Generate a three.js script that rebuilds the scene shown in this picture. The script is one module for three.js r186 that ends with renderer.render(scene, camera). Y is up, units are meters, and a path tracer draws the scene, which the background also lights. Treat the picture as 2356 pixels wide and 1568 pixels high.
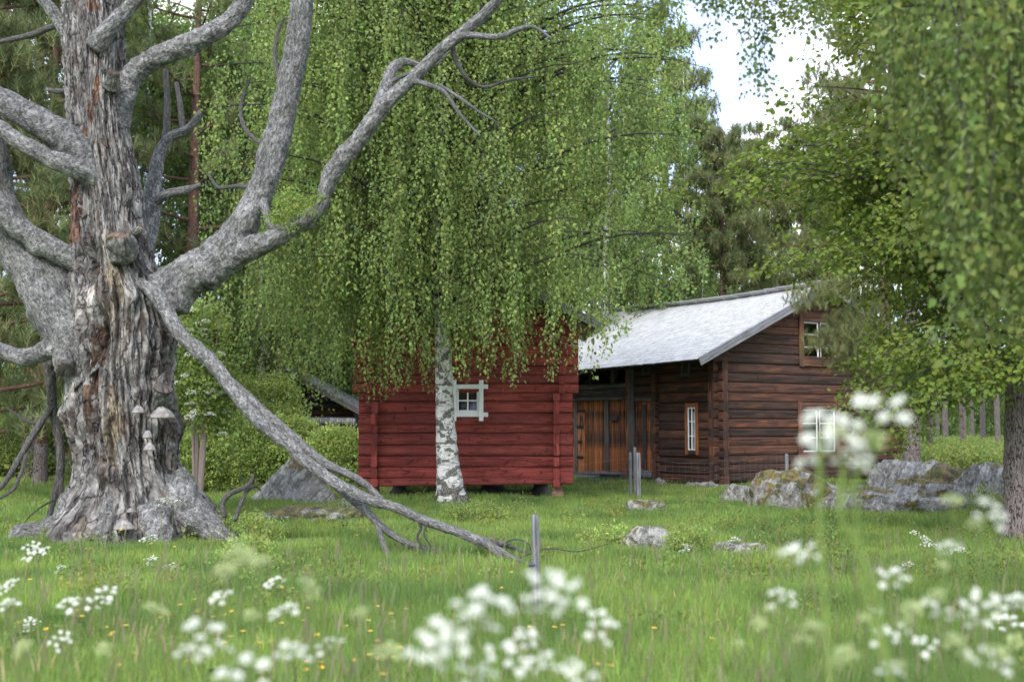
import * as THREE from 'three';
import { createNoise3D } from 'simplex-noise';
import { mergeGeometries } from 'three/addons/utils/BufferGeometryUtils.js';

// ---------------------------------------------------------------- camera, sky, sun, exposure
const F = 2945, CX = 1178, CY = 784, EYE = 1.55, PITCH = Math.atan(196 / F);   // photo grid 2356 x 1568
const scene = new THREE.Scene();
const camera = new THREE.PerspectiveCamera(2 * Math.atan(784 / F) * 180 / Math.PI, 1024 / 681, 0.2, 900);
camera.position.set(0, EYE, 0);
camera.rotation.set(PITCH, 0, 0);
camera.focus = 24;
camera.userData.fStop = 2.1;
camera.updateMatrixWorld();
const renderer = new THREE.WebGLRenderer({ antialias: true });
renderer.toneMapping = THREE.LinearToneMapping;
renderer.toneMappingExposure = 2.05;
renderer.shadowMap.enabled = true;

const mulberry = (a) => () => { a |= 0; a = (a + 0x6d2b79f5) | 0; let t = Math.imul(a ^ (a >>> 15), 1 | a); t = (t + Math.imul(t ^ (t >>> 7), 61 | t)) ^ t; return ((t ^ (t >>> 14)) >>> 0) / 4294967296; };
const n3 = createNoise3D(mulberry(7));
const clamp = THREE.MathUtils.clamp, lerp = THREE.MathUtils.lerp, smooth = THREE.MathUtils.smoothstep;
const fb3 = (x, y, z, o = 4) => { let s = 0, a = 0.5; for (let i = 0; i < o; i++) { s += a * n3(x, y, z); x *= 2.03; y *= 2.03; z *= 2.03; a *= 0.5; } return s; };

{ // bright sky with broken white cloud, even all round
  const W = 512, H = 256, d = new Float32Array(W * H * 4);
  for (let j = 0; j < H; j++) for (let i = 0; i < W; i++) {
    const up = ((j + 0.5) / H - 0.5) * Math.PI, az = (i + 0.5) / W * 2 * Math.PI, y = Math.sin(up), x = Math.cos(up) * Math.cos(az), z = Math.cos(up) * Math.sin(az);
    const c = smooth(fb3(x * 2.2 + 3, y * 3.4, z * 2.2, 5), -0.28, 0.22);
    const k = (j * W + i) * 4, e = Math.max(0, y);
    const blue = [lerp(0.56, 0.38, e), lerp(0.7, 0.58, e), 1.06], white = [1.16, 1.19, 1.25];
    for (let q = 0; q < 3; q++) d[k + q] = lerp(blue[q], white[q], c);
    d[k + 3] = 1;
  }
  const t = new THREE.DataTexture(d, W, H, THREE.RGBAFormat, THREE.FloatType);
  t.mapping = THREE.EquirectangularReflectionMapping; t.magFilter = THREE.LinearFilter; t.needsUpdate = true;
  scene.background = t; scene.environment = t;
}
const sun = new THREE.DirectionalLight(new THREE.Color(1.0, 0.965, 0.91), 2.2);
sun.name = 'sun'; sun.position.set(-17, 43, 30); sun.target.position.set(0, 0, -20);
sun.castShadow = true; sun.shadow.radius = 36; sun.shadow.mapSize.set(4096, 4096);
Object.assign(sun.shadow.camera, { left: -60, right: 60, top: 60, bottom: -60, near: 1, far: 200 });
scene.add(sun, sun.target);

// ---------------------------------------------------------------- placing helpers
const cp = Math.cos(PITCH), sp = Math.sin(PITCH);
const ray = (vx, vy) => { const a = (vx - CX) / F, b = (CY - vy) / F; return new THREE.Vector3(a, b * cp + sp, b * sp - cp); };
const at = (vx, vy, depth) => { const r = ray(vx, vy); return new THREE.Vector3(0, EYE, 0).addScaledVector(r, -depth / r.z); };
const ground = (x, z) => 0.05 * n3(x * 0.25, 1, z * 0.25) + 0.03 * n3(x * 0.9, 4, z * 0.9) * smooth(-z, 3, 8);
const onGround = (vx, vy) => { const r = ray(vx, vy), k = -EYE / r.y; const p = new THREE.Vector3(r.x * k, 0, r.z * k); p.y = ground(p.x, p.z); return p; };
const PX = (depth) => F / depth;                                              // photo-grid pixels per metre
const taken = new Map();
const numbered = (n) => { const k = taken.get(n) || 0; taken.set(n, k + 1); return k ? `${n}_${String(k).padStart(3, '0')}` : n; };
const ORD = ['first', 'second', 'third', 'fourth', 'fifth', 'sixth', 'seventh', 'eighth', 'ninth', 'tenth', 'eleventh', 'twelfth', 'thirteenth', 'fourteenth', 'fifteenth', 'sixteenth', 'seventeenth', 'eighteenth', 'nineteenth', 'twentieth', 'twenty-first', 'twenty-second', 'twenty-third', 'twenty-fourth', 'twenty-fifth', 'twenty-sixth', 'twenty-seventh', 'twenty-eighth', 'twenty-ninth', 'thirtieth', 'thirty-first', 'thirty-second', 'thirty-third', 'thirty-fourth', 'thirty-fifth', 'thirty-sixth', 'thirty-seventh', 'thirty-eighth', 'thirty-ninth', 'fortieth', ...['first', 'second', 'third', 'fourth', 'fifth', 'sixth', 'seventh', 'eighth', 'ninth'].map((k) => 'forty-' + k), 'fiftieth', 'fifty-first', 'fifty-second', 'fifty-third', 'fifty-fourth', 'fifty-fifth', 'fifty-sixth', 'fifty-seventh'];
function tag(o, label, category, group, kind) {
  if (label) o.userData.label = label; if (category) o.userData.category = category;
  if (group) o.userData.group = group; if (kind) o.userData.kind = kind; return o;
}
function thing(name, label, category, pos, group) {
  const o = new THREE.Group(); o.name = numbered(name); if (pos) o.position.copy(pos); scene.add(o); return tag(o, label, category, group);
}
function mesh(name, geo, mat, parent) {
  const m = new THREE.Mesh(geo, mat); m.name = name; m.castShadow = m.receiveShadow = true; (parent || scene).add(m); return m;
}
function instanced(name, geo, mat, list, parent) {   // list of [matrix, r, g, b]
  const m = new THREE.InstancedMesh(geo, mat, list.length), c = new THREE.Color();
  list.forEach((e, i) => { m.setMatrixAt(i, e[0]); m.setColorAt(i, c.setRGB(e[1], e[2], e[3])); });
  m.name = name; m.castShadow = m.receiveShadow = true; m.userData.kind = 'stuff'; (parent || scene).add(m); return m;
}
const V3 = (x, y, z) => new THREE.Vector3(x, y, z);
const Q = new THREE.Quaternion(), E = new THREE.Euler(), S3 = V3(1, 1, 1);
const mat4 = (p, rx, ry, rz, s, sy) => new THREE.Matrix4().compose(p, Q.setFromEuler(E.set(rx, ry, rz, 'YXZ')), S3.set(s, sy || s, s));

// ---------------------------------------------------------------- textures
const hash = (x, y, s) => { let h = Math.imul(x, 374761393) ^ Math.imul(y, 668265263) ^ Math.imul(s, 974634541); h = Math.imul(h ^ (h >>> 13), 1274126177); return ((h ^ (h >>> 16)) >>> 0) / 4294967296; };
function pn(x, y, px, py, s) {
  const ix = Math.floor(x), iy = Math.floor(y), fx = x - ix, fy = y - iy, u = fx * fx * (3 - 2 * fx), v = fy * fy * (3 - 2 * fy);
  const w = (a, p) => ((a % p) + p) % p, x0 = w(ix, px), x1 = w(ix + 1, px), y0 = w(iy, py), y1 = w(iy + 1, py);
  return lerp(lerp(hash(x0, y0, s), hash(x1, y0, s), u), lerp(hash(x0, y1, s), hash(x1, y1, s), u), v);
}
function pf(u, v, px, py, s, o = 4) { let t = 0, a = 0.5, n = 0; for (let i = 0; i < o; i++) { t += a * pn(u * px, v * py, px, py, s + i); n += a; px *= 2; py *= 2; a *= 0.5; } return t / n; }
function textures(size, fn) {            // fn(u, v) -> [r, g, b (0..1 sRGB), height 0..1]
  const c = new Uint8Array(size * size * 4), h = new Uint8Array(size * size * 4);
  for (let j = 0; j < size; j++) for (let i = 0; i < size; i++) {
    const r = fn((i + 0.5) / size, (j + 0.5) / size), k = (j * size + i) * 4;
    for (let q = 0; q < 3; q++) { c[k + q] = clamp(r[q], 0, 1) * 255; h[k + q] = clamp(r[3], 0, 1) * 255; }
    c[k + 3] = h[k + 3] = 255;
  }
  return [c, h].map((a, i) => {
    const t = new THREE.DataTexture(a, size, size); t.wrapS = t.wrapT = THREE.RepeatWrapping; t.magFilter = THREE.LinearFilter; t.minFilter = THREE.LinearMipmapLinearFilter; t.generateMipmaps = true;
    if (!i) t.colorSpace = THREE.SRGBColorSpace; t.needsUpdate = true; return t;
  });
}
const mix3 = (a, b, t) => [lerp(a[0], b[0], t), lerp(a[1], b[1], t), lerp(a[2], b[2], t)];
const st = (x, a, b) => smooth(x, a, b);
// wood: grain along u; one tile is 2 m x 0.5 m
const grain = (u, v, s) => pf(u, v, 3, 42, s, 4), knotty = (u, v, s) => pf(u, v, 5, 7, s, 3);
const T = {
  red: textures(512, (u, v) => { const g = grain(u, v, 11), k = knotty(u, v, 31), w = pf(u, v, 2, 9, 51, 4), cr = st(Math.abs(w - 0.5), 0.0, 0.014), cr2 = st(Math.abs(pf(u, v, 3, 12, 57, 3) - 0.47), 0.0, 0.01), kn = st(pf(u, v, 16, 12, 59, 2), 0.78, 0.84), fade = st(pf(u, v, 4, 6, 63, 4), 0.55, 0.75); const t = 0.5 + 0.62 * g + 0.55 * (k - 0.5); let c = mix3([0.36, 0.22, 0.22], [0.98, 0.92, 0.92], clamp(t * (0.3 + 0.7 * Math.min(cr, cr2)) * (1 - 0.5 * kn), 0, 1)); c = mix3(c, [0.95, 0.98, 1], fade * 0.3); return [...c, g * 0.5 + 0.5 * Math.min(cr, cr2)]; }),
  brown: textures(512, (u, v) => { const g = grain(u, v, 13), k = pf(u, v, 2, 20, 37, 4), f = pf(u, v, 5, 90, 91, 2), m = pf(u, v, 3, 4, 97, 4), kn = st(pf(u, v, 14, 10, 99, 2), 0.8, 0.86), cr = st(Math.abs(pf(u, v, 2, 11, 95, 4) - 0.5), 0, 0.013); let c = mix3([0.19, 0.15, 0.145], [0.37, 0.275, 0.225], st(g, 0.3, 0.7)); c = mix3(c, [0.58, 0.39, 0.25], st(k, 0.5, 0.72) * st(f, 0.25, 0.65) * st(m, 0.35, 0.65)); c = mix3(c, [0.12, 0.1, 0.1], Math.max(kn, 1 - cr) * 0.7); return [...c, g * 0.5 + 0.2 * f + 0.3 * cr]; }),
  plank: textures(512, (u, v) => { const g = grain(u, v, 17), f = pf(u, v, 3, 90, 19, 3), k = pf(u, v, 3, 5, 23, 4); let c = mix3([0.36, 0.22, 0.14], [0.72, 0.47, 0.28], st(f, 0.25, 0.75)); c = mix3(c, [0.2, 0.16, 0.15], st(k, 0.52, 0.72)); return [...c, g]; }),
  grey: textures(512, (u, v) => { const g = grain(u, v, 29), f = pf(u, v, 3, 70, 43, 3), k = pf(u, v, 7, 9, 61, 4); const t = 0.5 + 0.35 * (f - 0.5) + 0.5 * (g - 0.5) + 0.25 * (k - 0.5); return [t * 1.02, t * 1.02, t * 1.05, g * 0.5 + f * 0.5]; }),
  shingle: textures(512, (u, v) => { const g = pf(u, v, 6, 70, 29, 3), k = pf(u, v, 7, 9, 61, 4), t = 0.9 + 0.22 * (g - 0.5) + 0.12 * (k - 0.5); return [t, t, t, g]; }),
  bark: textures(512, (u, v) => { const a = pf(u, v, 26, 20, 3, 4), b = pf(u, v, 90, 70, 5, 2), l = st(pf(u, v, 20, 16, 8, 5), 0.5, 0.64), dk = st(pf(u, v, 34, 44, 12, 4), 0.58, 0.7); let t = 0.44 + 0.34 * (a - 0.45) + 0.26 * (b - 0.5); let c = [t, t * 0.985, t * 0.97]; c = mix3(c, [0.7, 0.7, 0.685], l * (0.2 + 0.6 * b)); c = mix3(c, [0.24, 0.235, 0.235], dk * 0.7); return [...c, clamp(a * 0.6 + 0.4 * b, 0, 1)]; }),
  old: textures(1024, (u, v) => { const w = 0.05 * (pf(u, v, 5, 4, 201, 3) - 0.5), a = pf(u + w, v, 16, 5, 203, 4), cr = st(Math.abs(a - 0.5), 0.0, 0.05), b = pf(u, v, 60, 40, 205, 3), pl = pf(u + w, v, 22, 11, 207, 4), wh = st(pf(u + w, v, 14, 6, 209, 5), 0.53, 0.6), br = st(pf(u, v, 9, 4, 211, 5), 0.55, 0.64); let t = 0.40 + 0.3 * (pl - 0.5) + 0.22 * (b - 0.5); let c = [t, t * 0.975, t * 0.955]; c = mix3(c, [0.36, 0.3, 0.265], br * 0.5); c = mix3(c, [0.66, 0.655, 0.64], wh * (0.15 + 0.6 * b)); c = mix3([0.17, 0.16, 0.15], c, 0.35 + 0.65 * cr); return [...c, cr * 0.65 + 0.35 * b]; }),
  pine: textures(512, (u, v) => { const w = 0.06 * (pf(u, v, 6, 6, 71, 3) - 0.5), a = pf(u + w, v, 26, 9, 73, 3), cr = st(Math.abs(a - 0.5), 0.0, 0.07), b = pf(u, v, 40, 40, 77, 3); const t = 0.22 + 0.30 * cr + 0.18 * (b - 0.5); return [t * 1.06, t * 0.97, t * 0.93, cr * 0.8 + 0.2 * b]; }),
  birch: textures(512, (u, v) => { const line = st(pf(u, v, 6, 80, 81, 2), 0.62, 0.74) * 0.4, w = pf(u, v, 5, 16, 85, 5), low = pf(u, v, 18, 34, 87, 3), bl = st(w * 0.7 + low * 0.3, 0.545, 0.575); const base = 0.74 + 0.16 * (pf(u, v, 12, 30, 88, 3) - 0.5) - line * 0.5; let c = [base, base, base * 0.985]; c = mix3(c, [0.2 + 0.25 * low, 0.2 + 0.24 * low, 0.19 + 0.22 * low], bl); return [...c, 0.7 - bl * 0.4 + low * 0.3]; }),
  rock: textures(512, (u, v) => { const a = pf(u, v, 6, 6, 101, 5), b = pf(u, v, 90, 90, 103, 2), l = st(pf(u, v, 22, 22, 107, 5), 0.54, 0.63), d = st(pf(u, v, 14, 14, 109, 5), 0.56, 0.68); let t = 0.46 + 0.25 * (a - 0.5) + 0.24 * (b - 0.5); let c = [t * 1.01, t * 0.99, t * 0.96]; c = mix3(c, [0.32, 0.31, 0.3], d * 0.6); c = mix3(c, [0.68, 0.68, 0.655], l * 0.6); return [...c, a * 0.6 + b * 0.4]; }),
  soil: textures(512, (u, v) => { const a = pf(u, v, 6, 6, 121, 5), b = pf(u, v, 60, 60, 123, 2); const c = mix3(mix3([0.34, 0.42, 0.17], [0.48, 0.56, 0.25], st(a, 0.3, 0.7)), [0.4, 0.37, 0.24], st(b, 0.6, 0.8) * 0.6); return [...c, b]; }),
};
const std = (o) => new THREE.MeshStandardMaterial({ roughness: 0.85, ...o });
const lin = (r, g, b) => new THREE.Color().setRGB(r, g, b);
const woodRep = (pair) => pair.map((t) => { const c = t.clone(); c.repeat.set(0.5, 2); c.needsUpdate = true; return c; });
const W_ = { shingle: woodRep(T.shingle), red: woodRep(T.red), brown: woodRep(T.brown), plank: woodRep(T.plank), grey: woodRep(T.grey) };
const wood = (k, color, bump = 0.012) => std({ map: W_[k][0], bumpMap: W_[k][1], bumpScale: bump, color });
const M = {
  red: [[0.33, 0.066, 0.052], [0.26, 0.053, 0.045], [0.38, 0.08, 0.06], [0.3, 0.066, 0.055]].map((c) => wood('red', lin(...c), 0.022)),
  brown: [[1.0, 0.84, 0.8], [0.76, 0.66, 0.66], [1.35, 1.02, 0.88], [0.6, 0.53, 0.55], [1.1, 0.82, 0.74]].map((c) => wood('brown', lin(...c))),
  plank: [[1.25, 1.15, 1.1], [0.75, 0.7, 0.7], [1.7, 1.5, 1.3], [1.05, 0.9, 0.85]].map((c) => wood('plank', lin(...c))),
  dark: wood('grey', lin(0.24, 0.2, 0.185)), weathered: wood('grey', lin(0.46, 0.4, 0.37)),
  grey: wood('grey', lin(1.0, 1.0, 1.03)), greyDull: wood('grey', lin(0.72, 0.72, 0.75)),
  shingle: [0.52, 0.46, 0.56, 0.49].map((k) => std({ map: W_.shingle[0], bumpMap: W_.shingle[1], bumpScale: 0.004, color: lin(k, k, k * 1.0), roughness: 0.8 })),
  frame: wood('brown', lin(1.5, 1.2, 1.05)),
  inner: wood('brown', lin(1, 0.9, 0.85)),
  white: std({ color: lin(0.84, 0.84, 0.84), roughness: 0.6 }),
  glass: new THREE.MeshPhysicalMaterial({ color: lin(0.9, 0.94, 0.95), transmission: 1, roughness: 0.03, ior: 1.5, thickness: 0 }),
  iron: std({ color: lin(0.03, 0.03, 0.032), roughness: 0.6, metalness: 0.4 }),
  wire: std({ color: lin(0.35, 0.35, 0.36), roughness: 0.5, metalness: 0.6 }),
  bark: std({ map: T.bark[0], bumpMap: T.bark[1], bumpScale: 0.03, color: lin(0.66, 0.66, 0.67), roughness: 0.95 }),
  barkTint: std({ map: T.bark[0], bumpMap: T.bark[1], bumpScale: 0.03, vertexColors: true, roughness: 0.95 }),
  barkOld: std({ map: T.old[0], bumpMap: T.old[1], bumpScale: 0.04, vertexColors: true, roughness: 0.95 }),
  barkDark: std({ map: T.bark[0], bumpMap: T.bark[1], bumpScale: 0.02, color: lin(0.45, 0.43, 0.42), roughness: 0.95 }),
  pine: std({ map: T.pine[0], bumpMap: T.pine[1], bumpScale: 0.03, color: lin(0.72, 0.72, 0.74), roughness: 0.95 }),
  pineRed: std({ map: T.pine[0], bumpMap: T.pine[1], bumpScale: 0.02, color: lin(0.7, 0.46, 0.37), roughness: 0.95 }),
  birch: std({ map: T.birch[0], bumpMap: T.birch[1], bumpScale: 0.012, roughness: 0.8 }),
  rock: std({ map: T.rock[0], bumpMap: T.rock[1], bumpScale: 0.03, vertexColors: true, roughness: 0.95 }),
  soil: std({ map: T.soil[0], bumpMap: T.soil[1], bumpScale: 0.03, roughness: 1 }),
  fungus: std({ vertexColors: true, roughness: 0.8 }),
  plain: std({ vertexColors: true, roughness: 0.9 }),
  leaf: new THREE.MeshPhysicalMaterial({ vertexColors: true, roughness: 0.9, transmission: 0.5, thickness: 0, ior: 1.4, specularIntensity: 0.45 }),
  needle: new THREE.MeshPhysicalMaterial({ vertexColors: true, roughness: 0.9, transmission: 0.25, thickness: 0, ior: 1.4, specularIntensity: 0.4 }),
  petal: new THREE.MeshPhysicalMaterial({ vertexColors: true, roughness: 0.9, transmission: 0.35, thickness: 0, ior: 1.3 }),
};

// ---------------------------------------------------------------- geometry helpers
class GB {                                        // collects triangles with colour and uv
  constructor() { this.p = []; this.c = []; this.u = []; this.i = []; this.n = 0; }
  v(x, y, z, r, g, b, u = 0, w = 0) { this.p.push(x, y, z); this.c.push(r, g, b); this.u.push(u, w); return this.n++; }
  t(a, b, c) { this.i.push(a, b, c); }
  build(normals = true) {
    const g = new THREE.BufferGeometry();
    g.setAttribute('position', new THREE.Float32BufferAttribute(this.p, 3)); g.setAttribute('color', new THREE.Float32BufferAttribute(this.c, 3)); g.setAttribute('uv', new THREE.Float32BufferAttribute(this.u, 2));
    g.setIndex(this.i); if (normals) g.computeVertexNormals(); return g;
  }
}
const tmpA = V3(), tmpB = V3(), tmpC = V3();
function tubeInto(gb, pts, rad, sides, col = [1, 1, 1], o = {}) {   // pts Vector3[], rad[] ; parallel-transport frames
  const n = pts.length, seed = o.seed || 0; let nx = V3(), len = 0, prev = null; const rows = [];
  const t0 = tmpA.subVectors(pts[1], pts[0]).normalize(); nx = Math.abs(t0.y) < 0.9 ? V3(0, 1, 0) : V3(1, 0, 0);
  for (let k = 0; k < n; k++) {
    const t = V3().subVectors(pts[Math.min(k + 1, n - 1)], pts[Math.max(k - 1, 0)]).normalize();
    nx.addScaledVector(t, -nx.dot(t)).normalize(); const b = V3().crossVectors(t, nx);
    if (prev) len += prev.distanceTo(pts[k]); prev = pts[k];
    const row = [];
    for (let s = 0; s <= sides; s++) {
      const a = s % sides / sides * Math.PI * 2; let r = rad[k];
      const cx = Math.cos(a), sx = Math.sin(a), x = nx.x * cx + b.x * sx, y = nx.y * cx + b.y * sx, z = nx.z * cx + b.z * sx;
      if (o.lump) r *= 1 + o.lump * fb3(pts[k].x * o.freq + x * 1.2 + seed, pts[k].y * o.freq + y * 1.2, pts[k].z * o.freq + z * 1.2, 3);
      if (o.knots) for (const [kt, ka, amp, w] of o.knots) { const dt = (k / (n - 1) - kt) / w; if (Math.abs(dt) < 2.2) { let da = Math.abs(a - ka); da = Math.min(da, 6.283 - da); r *= 1 + amp * Math.exp(-dt * dt - da * da * 2.2); } }
      const c = o.color ? o.color(pts[k], k / (n - 1), x, y, z) : col;
      row.push(gb.v(pts[k].x + x * r, pts[k].y + y * r, pts[k].z + z * r, c[0], c[1], c[2], s / sides * Math.max(1, Math.round(2 * Math.PI * rad[0] * (o.wrap || 1))), len * (o.wrap || 1)));
    }
    rows.push(row);
    if (k) for (let s = 0; s < sides; s++) { const [A, B, C, D] = [rows[k - 1][s], rows[k - 1][s + 1], rows[k][s + 1], rows[k][s]]; gb.t(A, B, C); gb.t(A, C, D); }
  }
  for (const [k, flip] of [[0, 1], [n - 1, 0]]) {
    const c = o.cap || (o.color ? o.color(pts[k], k ? 1 : 0, 0, 0, 0) : col), m = gb.v(pts[k].x, pts[k].y, pts[k].z, ...c, 0.5, len);
    for (let s = 0; s < sides; s++) flip ? gb.t(m, rows[k][s + 1], rows[k][s]) : gb.t(m, rows[k][s], rows[k][s + 1]);
  }
}
function spline(pts, rads, n) {                    // smooth path and radii
  const c = new THREE.CatmullRomCurve3(pts, false, 'centripetal'), P = [], R = [], m = pts.length - 1;
  for (let k = 0; k <= n; k++) { const t = k / n * m, i = Math.min(m - 1, Math.floor(t)); P.push(c.getPoint(k / n)); R.push(lerp(rads[i], rads[i + 1], t - i)); }
  return [P, R];
}
function tube(pts, rads, n, sides, o = {}) { const [P, R] = spline(pts, rads, n), g = new GB(); tubeInto(g, P, R, sides, o.col, o); return g.build(); }
const rel = (o, p) => p.clone().sub(o.position);
function box(w, h, d, x = 0, y = 0, z = 0, along = 'x') {   // bevelled box, centred, uv in metres with u along the grain
  const b = Math.min(0.008, w * 0.2, h * 0.2, d * 0.2), g = new GB(), hw = w / 2, hh = h / 2, hd = d / 2;
  const faces = [[0, 1], [0, -1], [1, 1], [1, -1], [2, 1], [2, -1]], dim = [hw, hh, hd], off = (along === 'x' ? x * 3.7 + y * 1.3 + z : x * 1.7 + z * 2.3) % 7;
  const ids = {};
  for (const [ax, s] of faces) {
    const a1 = (ax + 1) % 3, a2 = (ax + 2) % 3, q = [];
    for (const [p, r] of [[-1, -1], [1, -1], [1, 1], [-1, 1]]) {
      const c = [0, 0, 0]; c[ax] = s * dim[ax]; c[a1] = p * (dim[a1] - b); c[a2] = r * (dim[a2] - b);
      const L = along === 'x' ? 0 : along === 'y' ? 1 : 2, uu = c[L], others = [0, 1, 2].filter((k) => k !== L), vv = ax === others[0] ? c[others[1]] : ax === others[1] ? c[others[0]] : c[others[0]];
      const id = g.v(c[0] + x, c[1] + y, c[2] + z, 1, 1, 1, uu + off, (ax === L ? c[others[1]] : vv) + off * 0.37); q.push(id);
      const key = [c[0], c[1], c[2]].map((e) => Math.sign(e)).join(); (ids[key] = ids[key] || {})[ax] = id;
    }
    if (s > 0) { g.t(q[0], q[1], q[2]); g.t(q[0], q[2], q[3]); } else { g.t(q[0], q[2], q[1]); g.t(q[0], q[3], q[2]); }
  }
  const quad = (a, b2, c, d2) => { g.t(a, b2, c); g.t(a, c, d2); };
  for (let ax = 0; ax < 3; ax++) for (const s1 of [-1, 1]) for (const s2 of [-1, 1]) {
    const a1 = (ax + 1) % 3, a2 = (ax + 2) % 3, k = (e) => { const c = [0, 0, 0]; c[ax] = e; c[a1] = s1; c[a2] = s2; return ids[c.join()]; };
    const A = k(-1), B = k(1); if (s1 * s2 > 0) quad(A[a1], B[a1], B[a2], A[a2]); else quad(A[a2], B[a2], B[a1], A[a1]);
  }
  for (const sx of [-1, 1]) for (const sy of [-1, 1]) for (const sz of [-1, 1]) { const c = ids[[sx, sy, sz].join()]; sx * sy * sz > 0 ? g.t(c[0], c[1], c[2]) : g.t(c[0], c[2], c[1]); }
  const geo = g.build(false).toNonIndexed(); geo.computeVertexNormals(); return geo;
}
// hewn log along +x from 0 to L, centred on y and z
function logGeo(L, h, t, seed, round = 0.5) {
  const g = new GB(), n = Math.max(2, Math.ceil(L / 0.22)), K = 12, rows = [];
  for (let k = 0; k <= n; k++) {
    const x = L * k / n, row = [];
    for (let s = 0; s <= K; s++) {
      const a = (s % K + 0.5) / K * Math.PI * 2, c = Math.cos(a), q = Math.sin(a), e = lerp(0.28, 0.8, round);
      let y = Math.sign(q) * Math.abs(q) ** e * h / 2, z = Math.sign(c) * Math.abs(c) ** e * t / 2;
      const w = 1 + 0.05 * n3(x * 0.9 + seed, y * 4, z * 3 + seed) + 0.035 * n3(x * 3.1 + seed, y * 9, z * 7);
      y *= 1 + 0.04 * n3(x * 0.7 + seed, 9, seed); z *= w;
      row.push(g.v(x, y, z, 1, 1, 1, x + seed * 1.37, s / K * (h + t) * 2 + seed * 0.61));
    }
    rows.push(row);
    if (k) for (let s = 0; s < K; s++) { const A = rows[k - 1][s], B = rows[k - 1][s + 1], C = rows[k][s + 1], D = rows[k][s]; g.t(A, C, B); g.t(A, D, C); }
  }
  for (const [k, f] of [[0, 0], [n, 1]]) { const x = L * k / n, m = g.v(x + (f ? 0.006 : -0.006), 0, 0, 1, 1, 1, seed, seed); for (let s = 0; s < K; s++) { const a = rows[k][s], b = rows[k][s + 1]; const A = g.v(...g.p.slice(a * 3, a * 3 + 3), 1, 1, 1, g.p[a * 3 + 1] * 0.3 + seed, g.p[a * 3 + 2] + seed), B = g.v(...g.p.slice(b * 3, b * 3 + 3), 1, 1, 1, g.p[b * 3 + 1] * 0.3 + seed, g.p[b * 3 + 2] + seed); f ? g.t(m, B, A) : g.t(m, A, B); } }
  return g.build();
}
// a log wall: courses of [height], from s0 to s1 along dir; openings [s0, s1, y0, y1]
function logWall(parent, name, origin, turn, courses, openings, mats, t, rnd, round) {
  const w = new THREE.Group(); w.name = name; w.position.copy(origin); w.rotation.y = turn; parent.add(w);
  let y = 0;
  for (const [h, s0, s1, drop] of courses) {
    let runs = [[s0, s1]];
    for (const [a, b, lo, hi] of openings) if (y + h * 0.5 > lo && y + h * 0.5 < hi) runs = runs.flatMap(([p, q]) => (b <= p || a >= q ? [[p, q]] : [[p, a], [b, q]].filter(([m, n]) => n - m > 0.03)));
    for (const [p, q] of runs) {
      const m = mesh('log', logGeo(q - p, h * 1.01, t, rnd() * 40, round), mats[Math.floor(rnd() * mats.length)], w);
      m.position.set(p, y + h / 2, (rnd() - 0.5) * 0.016); if (drop) m.rotation.z = drop;
    }
    y += h;
  }
  return w;
}

// ---------------------------------------------------------------- ground
{
  const g = new GB(), xs = [], zs = [];
  for (let k = -60; k <= 60; k++) xs.push(Math.sign(k) * (Math.abs(k) * 0.35 + (Math.abs(k) / 60) ** 5 * 380));
  for (let k = 0; k <= 130; k++) zs.push(12 - k * 0.42 - (k / 130) ** 6 * 420);
  const id = zs.map((z) => xs.map((x) => g.v(x, ground(x, z), z, 1, 1, 1, x / 3, z / 3)));
  for (let j = 0; j < zs.length - 1; j++) for (let i = 0; i < xs.length - 1; i++) { g.t(id[j][i], id[j][i + 1], id[j + 1][i + 1]); g.t(id[j][i], id[j + 1][i + 1], id[j + 1][i]); }
  tag(mesh('ground', g.build(), M.soil), 'grassy meadow ground running back under the houses and trees', 'ground', null, 'structure');
}

// added unseen boarding that keeps light out behind the windows, open towards the outer walls given in skip
function lightLining(house, cx, cz, w, d, y0, y1, skip) {
  const g = new THREE.Group(); g.name = 'added_light_lining'; house.add(g); const ym = (y0 + y1) / 2, h = y1 - y0;
  mesh('light_block_floor', box(w, 0.02, d, cx, y0, cz), M.inner, g); mesh('light_block_ceiling', box(w + 0.3, 0.02, d + 0.4, cx, y1, cz), M.inner, g);
  for (const [ax, s] of [[0, 1], [0, -1], [1, 1], [1, -1]]) if (!skip.some(([a, b]) => a === ax && b === s)) mesh('light_block_wall', ax ? box(0.02, h, d, cx + s * w / 2, ym, cz) : box(w, h, 0.02, cx, ym, cz + s * d / 2), M.inner, g);
}
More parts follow.
